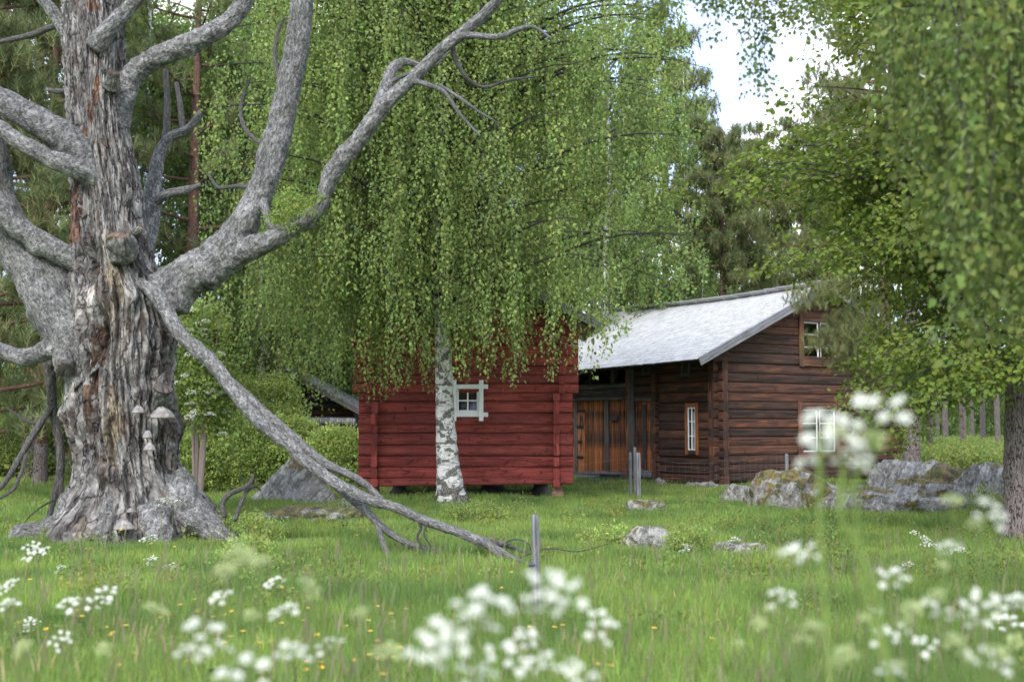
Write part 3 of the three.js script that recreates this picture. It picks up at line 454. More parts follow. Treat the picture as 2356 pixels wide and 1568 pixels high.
// ---------------------------------------------------------------- the ancient grey tree
const heroRnd = mulberry(404);
{
  const D = 17.5, S = PX(D), base = onGround(285, 1240); base.z = -D; base.x = at(285, 1200, D).x; base.y = 0;
  const tree = thing('ancient_tree', 'huge gnarled grey tree with hollow trunk, shelf fungi and a limb reaching the grass', 'tree', base);
  const edges = [[-520, 175, 245], [-300, 160, 260], [-100, 150, 270], [0, 146, 274], [100, 150, 284], [200, 154, 282], [300, 160, 292], [400, 165, 312], [500, 170, 328], [600, 172, 345], [680, 172, 382], [740, 170, 392], [800, 166, 390], [870, 166, 386], [940, 165, 392], [1000, 172, 394], [1060, 186, 398], [1110, 180, 420], [1150, 165, 448], [1185, 145, 470], [1215, 128, 488], [1250, 118, 500], [1290, 112, 508]];
  const edge = (vy) => { let i = 0; while (i < edges.length - 2 && edges[i + 1][0] < vy) i++; const a = edges[i], b = edges[i + 1], t = clamp((vy - a[0]) / (b[0] - a[0]), 0, 1); return [lerp(a[1], b[1], t), lerp(a[2], b[2], t)]; };
  // [x, y, half width, half height, depth in m (minus: bulge)] on the side seen
  const marks = [[268, 778, 17, 42, 0.30], [262, 735, 26, 30, 0.10], [246, 850, 12, 70, 0.12], [252, 960, 10, 70, 0.13], [240, 640, 15, 60, 0.16], [233, 605, 16, 30, 0.14], [228, 540, 10, 55, 0.09], [222, 480, 9, 40, 0.07], [300, 700, 10, 45, 0.09], [335, 760, 9, 50, 0.10], [206, 420, 14, 26, 0.16], [255, 1080, 10, 50, 0.07], [214, 230, 9, 60, 0.05], [225, 130, 8, 50, 0.05], [205, 820, 9, 90, 0.05], [352, 1000, 7, 80, 0.05], [215, 1040, 8, 70, 0.06], [190, 930, 8, 60, 0.05], [300, 1150, 12, 40, 0.06], [245, 1160, 10, 45, 0.06], [370, 1140, 10, 40, 0.05],
    [160, 965, 16, 34, -0.13], [398, 985, 18, 44, -0.15], [155, 835, 18, 32, -0.16], [290, 560, 30, 26, -0.10], [270, 1085, 38, 20, -0.10], [372, 900, 20, 22, -0.10], [330, 690, 16, 24, -0.10], [262, 690, 9, 60, -0.07], [292, 800, 10, 70, -0.06], [225, 760, 12, 80, -0.07], [310, 1010, 20, 60, -0.04], [355, 830, 20, 60, -0.06], [200, 1130, 14, 60, -0.06], [330, 1180, 22, 40, -0.07], [250, 1215, 20, 30, -0.08]];
  // bare wood and rusty patches: [x, y, half width, half height, colour]
  const rust = [0.62, 0.36, 0.26], wood_ = [0.95, 0.82, 0.62], pale = [1.3, 1.25, 1.18], rot = [0.42, 0.27, 0.19];
  const patches = [[188, 500, 22, 88, rust], [238, 235, 10, 26, rust], [228, 275, 9, 30, rust], [232, 30, 18, 16, rust], [212, 335, 9, 40, rust], [240, 205, 7, 16, [0.85, 0.42, 0.18]], [285, 615, 24, 75, wood_], [268, 590, 9, 65, pale], [288, 975, 24, 95, wood_], [272, 930, 12, 60, pale], [300, 690, 16, 50, wood_], [230, 700, 10, 70, pale], [262, 800, 22, 60, rot], [246, 640, 14, 50, rot], [248, 860, 14, 60, rot], [235, 930, 10, 50, rot], [280, 720, 24, 50, [0.8, 0.7, 0.6]], [300, 820, 14, 60, [0.8, 0.74, 0.68]], [155, 970, 10, 30, [0.75, 0.55, 0.42]], [275, 1090, 34, 16, [0.6, 0.56, 0.55]], [250, 1210, 14, 20, pale], [205, 760, 14, 30, pale], [195, 870, 14, 60, pale]];
  const g = new GB(), NA = 300, NH = 560, top = at(210, -520, D).y, rows = [];
  const footV = 1290;
  for (let j = 0; j <= NH; j++) {
    const vy = lerp(footV, -520, (j / NH) ** 1.0), y = at(285, vy, D).y, [l, r] = edge(vy), X = at((l + r) / 2, vy, D).x, R = (r - l) / 2 / S, low = smooth(vy, 1010, 1260);
    const row = [];
    for (let i = 0; i <= NA; i++) {
      const th = (i % NA) / NA * Math.PI * 2, c = Math.cos(th), q = Math.sin(th);
      const flare = low * (0.10 * Math.cos(3 * th + 0.6) + 0.09 * Math.cos(5 * th + 2.2) + 0.05 * Math.cos(8 * th + 1));
      let rr = R * (1 + flare);
      const e = smooth(R, 0.2, 0.7), w = n3(c * 1.2, y * 0.5, q * 1.2) * 0.5;
      rr += e * 0.075 * fb3(c * 2.6 + w, y * 0.38, q * 2.6, 2) + 0.075 * e * (1 - Math.abs(n3(c * 4.2 + w, y * 0.4, q * 4.2)) * 2.4) * 0.6;
      rr += 0.034 * (1 - 2.2 * Math.abs(n3(c * 9 + w * 2, y * 1.1, q * 9))) * (0.4 + 0.6 * e) + 0.014 * n3(c * 22, y * 5, q * 22) + 0.008 * n3(c * 45, y * 14, q * 45);
      const vx = (l + r) / 2 + c * (r - l) / 2, front = smooth(q, -0.25, 0.15);
      let tintC = [1, 1, 1];
      const nz = fb3(c * 6, y * 2.0, q * 6 + 5, 3), nz2 = fb3(c * 11, y * 1.2 + 3, q * 11, 3);
      if (nz > 0.12) tintC = [1.3, 1.29, 1.27]; else if (nz2 > 0.14) tintC = [0.52, 0.46, 0.43]; else if (nz2 < -0.25) tintC = [1.12, 1.1, 1.08];
      if (front > 0) {
        for (const [mx, my, mw, mh, dep] of marks) { const dx = (vx - mx) / mw + 0.35 * n3(y * 3, mx, 1), dy = (vy - my) / mh, d2 = dx * dx + dy * dy; if (d2 < 6) rr -= dep * front * Math.exp(-d2 * 1.1); }
        for (const [mx, my, mw, mh, col] of patches) { const dx = (vx - mx) / mw, dy = (vy - my) / mh; if (dx * dx + dy * dy + 0.9 * fb3(c * 8, y * 5, q * 8 + mx, 3) < 0.8) { const k = 0.9 + 0.5 * n3(c * 34, y * 1.2, q * 34); tintC = col.map((a) => a * k * 1.35); } }
      }
      row.push(g.v(X - base.x + c * rr, y, q * rr * 0.96, ...tintC.map((k) => k * 0.86), i / NA * 4, y * 0.8));
    }
    rows.push(row);
    if (j) for (let i = 0; i < NA; i++) { g.t(rows[j - 1][i], rows[j][i + 1], rows[j - 1][i + 1]); g.t(rows[j - 1][i], rows[j][i], rows[j][i + 1]); }
  }
  mesh('trunk', g.build(), M.barkOld, tree);
  const P = (vx, vy, d) => rel(tree, at(vx, vy, d));
  // limbs: [x, y, depth, radius in grid pixels]
  const skin = (p, t, x, y, z) => { const a = fb3(p.x * 3 + x * 0.5, p.y * 3 + y * 0.5, p.z * 3 + z * 0.5, 3), b2 = fb3(p.x * 9 + x, p.y * 9 + y, p.z * 9 + z, 2), k = a > 0.16 ? 0.92 : a < -0.22 ? 0.6 : b2 > 0.24 ? 0.52 : 0.74; return [k, k, k * (a < -0.22 ? 0.96 : 1.01)]; };
  const limb = (name, list, o = {}) => {
    const pts = list.map(([x, y, d]) => P(x, y, d)), rad = list.map(([, , d, r]) => r / PX(d)); let len = 0; for (let k = 1; k < pts.length; k++) len += pts[k].distanceTo(pts[k - 1]);
    const knots = name === 'limb' && list[0][3] > 8 ? [...Array(Math.ceil(len * 2.2))].map(() => [heroRnd(), heroRnd() * 6.28, (heroRnd() < 0.3 ? -0.2 : 0.3) * (0.4 + heroRnd()), (0.03 + 0.05 * heroRnd()) / len * (1 + rad[0] * 6)]) : null;
    return mesh(name, tube(pts, rad, Math.max(8, Math.ceil(len / 0.045)), o.sides || 20, { lump: (o.lump ?? 0.2) * 1.25, freq: o.freq || 6, wrap: 1, seed: list[0][0] * 0.13, color: skin, knots }), o.mat || M.barkTint, tree);
  };
  const forkL = limb('limb', [[290, 760, 17.5, 56], [350, 700, 17.45, 58], [430, 640, 17.4, 49], [510, 580, 17.3, 44], [575, 490, 17.3, 33], [622, 380, 17.3, 31], [655, 240, 17.3, 30], [685, 90, 17.2, 28], [698, -60, 17.2, 26], [705, -320, 17.2, 20]], { lump: 0.13 });
  limb('limb', [[470, 640, 17.35, 34], [545, 585, 17.2, 30], [620, 555, 17.0, 22], [690, 512, 16.9, 19], [738, 474, 16.85, 15], [748, 440, 16.85, 17], [775, 385, 16.8, 21], [830, 315, 16.75, 20], [880, 245, 16.7, 19], [945, 185, 16.7, 15], [1020, 110, 16.6, 14], [1080, 62, 16.6, 13], [1160, -15, 16.5, 10], [1260, -120, 16.5, 6]]);
  limb('limb', [[865, 262, 16.7, 16], [888, 200, 16.8, 15], [905, 155, 16.9, 12], [930, 142, 17, 9], [990, 152, 17.1, 6], [1040, 110, 17.2, 4]], { sides: 12 });
  limb('limb', [[1060, 80, 16.6, 9], [1100, 82, 16.5, 8], [1150, 84, 16.4, 7], [1190, 68, 16.4, 6.5], [1225, 62, 16.4, 4], [1270, 88, 16.3, 2]], { sides: 10 });
  limb('limb', [[945, 185, 16.7, 8], [985, 195, 16.5, 6], [1020, 210, 16.4, 5], [1060, 265, 16.3, 4], [1105, 312, 16.2, 2.5]], { sides: 8 });
  limb('limb', [[1010, 195, 16.5, 4.5], [1050, 220, 16.4, 4], [1110, 262, 16.3, 3], [1150, 285, 16.3, 1.6]], { sides: 8 });
  limb('limb', [[1040, 100, 16.6, 6], [1050, 140, 16.7, 5.5], [1075, 180, 16.8, 5], [1110, 200, 16.9, 4], [1170, 185, 17, 3.5], [1240, 175, 17.1, 2]], { sides: 8, mat: M.barkDark });
  limb('limb', [[910, 215, 16.8, 7], [885, 205, 16.8, 6], [905, 185, 16.8, 5], [950, 165, 16.9, 4]], { sides: 8 });
  // drooping limb that ends in the grass
  limb('limb', [[318, 652, 17.1, 14], [350, 668, 17.0, 17], [377, 706, 16.9, 17.5], [418, 771, 16.7, 17.5], [458, 807, 16.6, 17.5], [494, 840, 16.5, 17], [523, 880, 16.4, 16.5], [551, 916, 16.25, 16], [574, 948, 16.1, 15], [620, 989, 15.9, 14.5], [662, 1017, 15.75, 14], [694, 1053, 15.6, 13.5], [735, 1086, 15.45, 13], [789, 1120, 15.2, 13], [850, 1150, 15, 12], [910, 1167, 14.8, 11], [975, 1196, 14.6, 10.5], [1050, 1222, 14.3, 10], [1105, 1245, 14.1, 11], [1140, 1262, 14, 8], [1175, 1280, 13.9, 6.5], [1225, 1302, 13.8, 3.5]], { lump: 0.24 });
  limb('limb', [[520, 868, 16.45, 8], [560, 905, 16.35, 12], [612, 955, 16.2, 12], [662, 995, 16.05, 12], [705, 1035, 15.9, 11.5], [752, 1068, 15.75, 10.5], [800, 1090, 15.6, 9], [838, 1112, 15.5, 8], [880, 1150, 15.2, 6]], { lump: 0.24 });
  limb('limb', [[740, 1085, 15.5, 10], [790, 1130, 15.4, 11], [835, 1168, 15.3, 10], [872, 1205, 15.2, 9], [910, 1235, 15.2, 8], [960, 1258, 15.2, 7], [1005, 1268, 15.2, 6], [1045, 1276, 15.2, 3]]);
  limb('limb', [[868, 1205, 15.2, 7], [878, 1240, 15.1, 7], [890, 1268, 15.0, 6], [908, 1290, 14.9, 3]], { sides: 10 });
  limb('limb', [[1060, 1225, 14.3, 9], [1110, 1240, 14.3, 7], [1160, 1252, 14.4, 6], [1215, 1272, 14.5, 3]], { sides: 10 });
  limb('limb', [[1110, 1246, 14.1, 8], [1128, 1258, 13.95, 8], [1150, 1280, 13.9, 6], [1160, 1304, 13.9, 3]], { sides: 10 });
  limb('limb', [[960, 1190, 14.6, 4], [968, 1215, 14.6, 3.5], [960, 1235, 14.6, 3], [972, 1262, 14.6, 2.5], [985, 1300, 14.5, 1.5]], { sides: 6, mat: M.barkDark });
  for (const L of [[[985, 1200, 14.5, 2.5], [975, 1230, 14.4, 2], [990, 1255, 14.4, 1.6], [980, 1290, 14.3, 1]], [[1010, 1268, 15.1, 2.5], [1000, 1285, 15, 2.2], [1020, 1300, 14.8, 1.4]], [[1150, 1255, 14.3, 2.5], [1185, 1240, 14.4, 2], [1215, 1250, 14.4, 1.5], [1225, 1275, 14.4, 1]], [[985, 1310, 13.9, 2.2], [1010, 1296, 13.9, 2.4], [1040, 1292, 13.9, 2.2], [1065, 1305, 13.9, 1.2]], [[1180, 1288, 13.9, 1.8], [1260, 1262, 13.9, 1.5], [1330, 1268, 13.8, 1.2], [1400, 1250, 13.7, 0.8]]]) limb('twig', L, { sides: 6, mat: M.barkDark });
  limb('limb', [[600, 440, 17.3, 12], [615, 500, 17.0, 10], [622, 520, 16.95, 7], [645, 528, 16.9, 3]], { sides: 8 });
  // upper limbs
  limb('limb', [[250, 330, 17.5, 40], [275, 225, 17.5, 34], [310, 165, 17.5, 27], [375, 125, 17.4, 25], [450, 92, 17.3, 24], [515, 58, 17.3, 22], [555, 15, 17.3, 20], [585, -50, 17.3, 18], [620, -200, 17.3, 13]]);
  limb('limb', [[215, 110, 17.2, 26], [260, 55, 17.1, 20], [300, 15, 17.1, 15], [340, -25, 17, 12]]);
  limb('limb', [[185, 120, 17.4, 22], [150, 70, 17.4, 17], [120, 25, 17.4, 14], [85, -15, 17.4, 12]]);
  limb('limb', [[170, 80, 17.6, 12], [130, 60, 17.8, 8], [70, 80, 17.9, 7], [0, 95, 18, 6]], { sides: 8, mat: M.barkDark });
  limb('limb', [[225, 430, 17.4, 40], [175, 345, 17.2, 42], [120, 300, 17.1, 36], [55, 262, 17, 32], [-10, 225, 16.9, 30], [-90, 190, 16.9, 26]], { lump: 0.15, mat: M.bark });
  limb('limb', [[225, 420, 17.2, 24], [180, 388, 17.0, 27], [120, 368, 16.9, 21], [60, 335, 16.8, 19], [0, 298, 16.8, 18], [-60, 270, 16.8, 16]]);
  limb('limb', [[250, 860, 17.5, 100], [160, 745, 17.5, 70], [95, 650, 17.5, 60], [35, 555, 17.5, 52], [-10, 460, 17.5, 45], [-20, 370, 17.5, 42], [-60, 200, 17.5, 36]], { lump: 0.12, freq: 3 });
  limb('limb', [[200, 610, 17.3, 26], [150, 588, 17.25, 27], [95, 558, 17.2, 26], [35, 518, 17.1, 25], [-20, 470, 17, 24]], { lump: 0.14 });
  limb('limb', [[165, 790, 17.4, 36], [120, 798, 17.35, 25], [85, 815, 17.3, 21], [45, 820, 17.2, 19], [0, 806, 17.2, 18], [-60, 780, 17.2, 17]], { lump: 0.12 });
  limb('limb', [[340, 670, 17.9, 26], [332, 590, 18.1, 23], [348, 490, 18.3, 22], [356, 410, 18.4, 17], [368, 350, 18.5, 14], [392, 315, 18.5, 12], [430, 298, 18.5, 10], [462, 258, 18.5, 8]], { lump: 0.15 });
  limb('limb', [[352, 470, 18.3, 12], [385, 445, 18.2, 10], [430, 436, 18.2, 9], [462, 424, 18.2, 4]], { sides: 10 });
  limb('limb', [[362, 400, 18.4, 10], [378, 330, 18.6, 9], [385, 240, 18.8, 8], [380, 160, 18.9, 6]], { sides: 10, mat: M.barkDark });
  limb('limb', [[420, 302, 18.5, 8], [415, 250, 18.6, 7], [405, 190, 18.7, 5]], { sides: 8, mat: M.barkDark });
  limb('limb', [[640, 340, 17.3, 10], [600, 330, 17.6, 5], [560, 290, 17.8, 5], [555, 240, 17.9, 4], [575, 180, 18, 3]], { sides: 8, mat: M.barkDark });
  limb('limb', [[600, 430, 17.4, 7], [540, 428, 17.7, 5], [500, 430, 17.9, 4], [480, 400, 18, 3]], { sides: 8, mat: M.barkDark });
  limb('limb', [[640, 180, 17.3, 6], [632, 120, 17.4, 5], [640, 70, 17.5, 5], [655, 40, 17.5, 3]], { sides: 8, mat: M.barkDark });
  // bare lower branches on the left
  limb('dead_branch', [[112, 830, 17.8, 13], [116, 880, 17.9, 12], [122, 950, 18, 10], [135, 1010, 18, 10], [138, 1080, 18, 9], [128, 1130, 18, 8], [108, 1200, 17.8, 5]], { mat: M.barkDark, sides: 12 });
  limb('dead_branch', [[120, 930, 18, 9], [98, 965, 17.8, 8], [70, 1010, 17.6, 8], [40, 1060, 17.4, 7], [10, 1110, 17.2, 6], [-30, 1150, 17, 4]], { mat: M.barkDark, sides: 10 });
  limb('dead_branch', [[95, 975, 17.8, 4], [65, 970, 17.8, 3.5], [40, 955, 17.8, 3], [10, 935, 17.8, 2]], { mat: M.barkDark, sides: 6 });
  limb('dead_branch', [[60, 1045, 17.4, 5], [45, 1095, 17.3, 4.5], [25, 1130, 17.2, 4], [-20, 1155, 17.1, 3]], { mat: M.barkDark, sides: 8 });
  limb('dead_branch', [[137, 1060, 18, 7], [140, 1120, 18, 6], [135, 1180, 18, 5], [140, 1210, 18, 4]], { mat: M.barkDark, sides: 8 });
  limb('dead_branch', [[122, 1150, 17.9, 2.5], [95, 1165, 17.9, 2], [65, 1190, 17.8, 1.5], [50, 1210, 17.8, 1]], { mat: M.barkDark, sides: 6 });
  // roots
  limb('root', [[200, 1160, 17.4, 60], [140, 1210, 17.3, 36], [95, 1232, 17.2, 27], [55, 1230, 17.15, 28], [30, 1245, 17.1, 20], [15, 1275, 17.1, 10]], { lump: 0.3, freq: 4 });
  limb('root', [[390, 1120, 17.3, 50], [440, 1180, 17.0, 42], [490, 1225, 16.8, 30], [535, 1250, 16.6, 18], [600, 1268, 16.4, 9]], { lump: 0.3, freq: 4 });
  limb('root', [[260, 1170, 16.9, 40], [240, 1230, 16.6, 26], [225, 1270, 16.4, 14]], { lump: 0.3, freq: 4 });
  limb('root', [[350, 1180, 16.9, 40], [370, 1240, 16.5, 30], [385, 1280, 16.3, 14]], { lump: 0.3, freq: 4 });
  limb('root', [[300, 1200, 17.9, 40], [330, 1180, 18.6, 26], [350, 1190, 19.3, 12]], { lump: 0.3 });
  // broken stubs and knots
  const stub = (list, capTint) => { const pts = list.map(([x, y, d]) => P(x, y, d)), rad = list.map(([, , d, r]) => r / PX(d)), g2 = new GB(), [p, q] = spline(pts, rad, 14); tubeInto(g2, p, q, 16, [1, 1, 1], { lump: 0.35, freq: 8, color: (v, t) => (t > 0.75 ? capTint : [0.64, 0.63, 0.61]), cap: capTint }); mesh('broken_stub', g2.build(), M.barkTint, tree); };
  stub([[285, 590, 17.05, 34], [278, 556, 16.85, 33], [272, 536, 16.8, 27]], [0.55, 0.42, 0.32]);
  stub([[368, 930, 16.95, 18], [370, 905, 16.8, 19], [374, 890, 16.75, 21]], [0.4, 0.34, 0.3]);
  stub([[255, 200, 17.15, 20], [258, 180, 17.05, 16], [262, 165, 17.0, 13]], [0.35, 0.27, 0.2]);
  stub([[145, 800, 17.2, 26], [148, 838, 17.0, 24], [150, 852, 16.9, 20]], [0.4, 0.36, 0.34]);
  stub([[310, 540, 17.2, 12], [318, 530, 17.1, 10], [322, 522, 17.1, 5]], [1.7, 1.3, 0.85]);
  stub([[150, 210, 17.4, 7], [120, 208, 17.3, 6], [105, 205, 17.3, 3]], [1, 0.97, 0.94]);
  stub([[290, 470, 17.2, 12], [297, 450, 17.1, 9], [300, 432, 17.1, 3]], [0.9, 0.8, 0.7]);
  stub([[365, 890, 16.9, 10], [372, 872, 16.9, 8], [378, 858, 16.9, 4]], [0.6, 0.5, 0.42]);
  // bracket fungi: half discs with a domed, ringed top
  const bracket = (vx, vy, w, h, d) => {
    const r = w / 2 / PX(d), hh = h / PX(d), g2 = new GB(), K = 26, rws = [], prof = [[0.0, 1.0], [0.3, 0.93], [0.55, 0.75], [0.78, 0.52], [0.95, 0.3], [1.0, 0.14], [0.97, 0.02], [0.7, -0.02], [0, -0.02]];
    for (let a = 0; a <= K; a++) { const th = a / K * Math.PI * 2, wob = 1 + 0.13 * n3(Math.cos(th) * 2, vx, Math.sin(th) * 2); rws.push(prof.map(([p, q], k) => { const ring = k < 5 ? 0.9 + 0.18 * ((k * 7 % 3) - 1) : 1; const c = k >= 6 ? [0.36, 0.33, 0.29] : k === 5 ? [0.33, 0.31, 0.29] : k === 3 ? [0.25, 0.235, 0.225] : [0.3 * ring, 0.295 * ring, 0.285 * ring]; const st2 = 0.8 + 0.45 * n3(Math.cos(th) * 3 * p + vx, q * 3, Math.sin(th) * 3 * p); return g2.v(Math.cos(th) * r * p * wob, q * hh * (1 + 0.12 * n3(Math.cos(th) * 2, vx, p * 3)), Math.sin(th) * r * 0.8 * p * wob, ...c.map((a2, i2) => a2 * (i2 ? st2 : Math.min(1.1, st2 + 0.04)))); })); }
    for (let a = 0; a < K; a++) for (let k = 0; k < prof.length - 1; k++) { g2.t(rws[a][k], rws[a + 1][k], rws[a + 1][k + 1]); g2.t(rws[a][k], rws[a + 1][k + 1], rws[a][k + 1]); }
    const m = mesh('bracket_fungus', g2.build(), M.fungus, tree); m.position.copy(P(vx, vy, d)); m.rotation.y = heroRnd() * 0.4; return m;
  };
  bracket(372, 962, 52, 26, 16.82).userData.label = 'largest pale bracket fungus on the right of the trunk';
  bracket(318, 950, 29, 18, 16.75); bracket(339, 1007, 22, 17, 16.75); bracket(344, 1036, 28, 18, 16.74); bracket(286, 1218, 46, 22, 16.4); bracket(300, 1178, 18, 10, 16.6);
  // leafy tuft where the right limb bends
  const tuft = [], r2 = mulberry(55);
  for (let k = 0; k < 62; k++) { const a = r2() * 6.28, q = Math.sqrt(r2()); tuft.push([mat4(P(680 + Math.cos(a) * q * 60 * (0.7 + 0.5 * n3(a, 1, 2)), 468 + Math.sin(a) * q * 48, 16.7 + (r2() - 0.5) * 0.7), r2() * 0.8 - 0.4, r2() * 6.3, r2() * 0.8 - 0.4, 0.4 + 0.25 * r2()), 0.8 + 0.35 * r2(), 0.85 + 0.3 * r2(), 0.8]); }
  tree.userData.tuft = tuft; globalThis.heroTree = tree; globalThis.heroTuft = tuft;
}

// two crooked dead sticks standing in the grass by the pointed boulder
[['crooked dark dead branch in the grass left of the pointed boulder', [[582, 1092, 16.3, 3.5], [574, 1112, 16.2, 5], [555, 1125, 16.1, 5.5], [528, 1136, 16, 6], [512, 1156, 15.95, 6.5], [516, 1190, 15.9, 6]]], ['thinner dark dead branch bending toward the pointed boulder', [[600, 1128, 16.6, 1.5], [586, 1118, 16.4, 3], [568, 1130, 16.2, 4], [554, 1158, 16, 5], [540, 1198, 15.9, 5]]]].forEach(([l, list]) => {
  const last = list[list.length - 1], p = at(last[0], last[1], last[2]); p.y = ground(p.x, p.z); const o = mesh(numbered('dead_stick'), tube(list.map(([x, y, d]) => at(x, y, d).sub(p)), list.map(([, , d, r]) => r / PX(d)), 40, 8, { lump: 0.25, freq: 8 }), M.barkDark); o.position.copy(p); tag(o, l, 'branch');
});
// ---------------------------------------------------------------- foliage pieces (shared geometries)
function leafInto(g, o, dir, nrm, L, Wd, col, sides = 2) {       // a leaf folded a little along its midrib; o base, dir to the tip
  const s = tmpC.crossVectors(dir, nrm).normalize(), lift = 0.12 * Wd, k = 0.85 + 0.3 * (Math.abs(Math.sin(o.x * 91 + o.y * 57 + o.z * 33))), c = [col[0] * k, col[1] * k, col[2] * k];
  const pt = (a, b, h) => g.v(o.x + dir.x * L * a + s.x * Wd * b + nrm.x * h, o.y + dir.y * L * a + s.y * Wd * b + nrm.y * h, o.z + dir.z * L * a + s.z * Wd * b + nrm.z * h, ...c);
  if (sides === 2) { const A = pt(0, 0, 0), B = pt(0.38, 0.5, lift), C = pt(1, 0, 0), D = pt(0.38, -0.5, lift); g.t(A, B, C); g.t(A, C, D); }
  else if (sides === 3) { const A = pt(0, 0, 0), B = pt(0.2, 0.42, lift), B2 = pt(0.45, 0.46, lift), C = pt(1, 0, 0), D2 = pt(0.45, -0.46, lift), D = pt(0.2, -0.42, lift); g.t(A, B, B2); g.t(A, B2, C); g.t(A, C, D2); g.t(A, D2, D); }
  else { const m = pt(0.5, 0, -lift), r = []; for (let q = 0; q < 7; q++) { const a = q / 7 * 6.283; r.push(pt(0.5 - 0.5 * Math.cos(a), 0.52 * Math.sin(a), lift * 0.5)); } for (let q = 0; q < 7; q++) g.t(m, r[q], r[(q + 1) % 7]); }
}
const rdir = (rnd, down = 0) => V3(rnd() * 2 - 1, rnd() * 2 - 1 - down, rnd() * 2 - 1).normalize();
const GREEN = { birch: [0.178, 0.258, 0.068], aspen: [0.15, 0.212, 0.032], near: [0.13, 0.185, 0.042], shrub: [0.235, 0.315, 0.08], pine: [0.175, 0.205, 0.085], grass: [0.185, 0.29, 0.068] };   // half of it goes through the leaf
function hangingTwig(seed, L, n, leaf, col, sides) {             // birch: hangs down from its origin
  const rnd = mulberry(seed), g = new GB(), pts = []; let x = 0, z = 0;
  for (let k = 0; k <= 5; k++) { pts.push(V3(x, -L * k / 5, z)); x += (rnd() - 0.5) * 0.07; z += (rnd() - 0.5) * 0.07; }
  tubeInto(g, pts, [0.003, 0.0026, 0.0022, 0.0018, 0.0014, 0.001], 3, [0.05, 0.035, 0.03]);
  for (let k = 0; k < n; k++) {
    const t = (k + rnd()) / n, i = Math.min(4, Math.floor(t * 5)), p = pts[i].clone().lerp(pts[i + 1], t * 5 - i), out = V3(rnd() - 0.5, 0, rnd() - 0.5).normalize();
    p.addScaledVector(out, 0.02 + 0.085 * rnd()); p.y -= 0.01 + 0.03 * rnd();
    const d = out.multiplyScalar(0.5 + rnd() * 0.5).add(V3(0, -0.5 - rnd() * 0.9, 0)).normalize(), nr = rdir(rnd); nr.addScaledVector(d, -nr.dot(d)).normalize();
    const s = leaf * (0.75 + 0.5 * rnd()), v = 0.8 + 0.45 * rnd(); leafInto(g, p, d, nr, s, s * 0.82, [col[0] * v * (0.9 + 0.3 * rnd()), col[1] * v, col[2] * v], sides);
  }
  return g.build();
}
function spreadTwig(seed, L, n, leaf, col, sides, flat = 0.5) {  // reaches along +z, leaves spread to all sides
  const rnd = mulberry(seed), g = new GB(), pts = []; let x = 0, y = 0;
  for (let k = 0; k <= 4; k++) { pts.push(V3(x, y, L * k / 4)); x += (rnd() - 0.5) * 0.08; y += (rnd() - 0.6) * 0.06; }
  tubeInto(g, pts, [0.004, 0.0034, 0.0028, 0.002, 0.0012], 3, [0.05, 0.04, 0.035]);
  for (let k = 0; k < n; k++) {
    const t = 0.1 + 0.9 * (k + rnd()) / n, i = Math.min(3, Math.floor(t * 4)), p = pts[i].clone().lerp(pts[i + 1], t * 4 - i), out = V3(rnd() * 2 - 1, (rnd() * 2 - 1) * flat, rnd() * 1.2 - 0.4).normalize();
    p.addScaledVector(out, 0.03 + 0.16 * rnd()); const d = out.clone().add(V3(0, -0.35 - 0.5 * rnd(), 0)).normalize(), nr = V3((rnd() - 0.5) * 1.3, 1, (rnd() - 0.5) * 1.3); nr.addScaledVector(d, -nr.dot(d)).normalize();
    const s = leaf * (0.7 + 0.55 * rnd()), v = 0.78 + 0.5 * rnd(); leafInto(g, p, d, nr, s, s * (sides > 3 ? 1 : 0.8), [col[0] * v * (0.85 + 0.35 * rnd()), col[1] * v, col[2] * v], sides);
  }
  return g.build();
}
function pineTuft(seed, n, L, wd, col) {                          // needles round a short shoot along +y, candle in the middle
  const rnd = mulberry(seed), g = new GB();
  for (let k = 0; k < n; k++) {
    const a = rnd() * 6.283, u = 0.15 + rnd() * 0.85, d = V3(Math.cos(a) * u, 0.35 + rnd() * 0.7, Math.sin(a) * u).normalize(), b = V3(0, (rnd() - 0.6) * L * 1.6, 0), s = V3().crossVectors(d, rdir(rnd)).normalize(), l = L * (0.7 + 0.5 * rnd()), v = 0.7 + 0.6 * rnd();
    const A = g.v(b.x - s.x * wd, b.y - s.y * wd, b.z - s.z * wd, col[0] * v, col[1] * v, col[2] * v), B = g.v(b.x + s.x * wd, b.y + s.y * wd, b.z + s.z * wd, col[0] * v, col[1] * v, col[2] * v), C = g.v(b.x + d.x * l, b.y + d.y * l, b.z + d.z * l, col[0] * v, col[1] * v, col[2] * v); g.t(A, B, C);
  }
  tubeInto(g, [V3(0, -L * 1.2, 0), V3(0, L * 0.55, 0)], [L * 0.05, L * 0.03], 3, [0.2, 0.17, 0.07]);
  return g.build();
}
const GEO = {
  birch: [1, 2, 3].map((k) => hangingTwig(900 + k, 0.95, 40, 0.064, GREEN.birch, 2)),
  nearBirch: [1, 2].map((k) => hangingTwig(950 + k, 0.8, 50, 0.043, GREEN.near, 3)),
  aspen: [1, 2, 3].map((k) => spreadTwig(980 + k, 0.55, 30, 0.056, GREEN.aspen, 7)),
  shrub: [1, 2, 3].map((k) => spreadTwig(1010 + k, 0.35, 34, 0.06, GREEN.shrub, 2, 0.9)),
  far: [1, 2].map((k) => spreadTwig(1030 + k, 0.8, 30, 0.12, GREEN.birch, 2, 0.9)),
  pine: [1, 2].map((k) => pineTuft(1050 + k, 60, 0.085, 0.0022, GREEN.pine)),
  farPine: [1, 2].map((k) => pineTuft(1060 + k, 44, 0.30, 0.012, GREEN.pine)),
};
const atHeight = (c, h) => { let a = 0, b = 1; for (let k = 0; k < 22; k++) { const m = (a + b) / 2; c.getPoint(m).y < h ? (a = m) : (b = m); } return c.getPoint(a); };
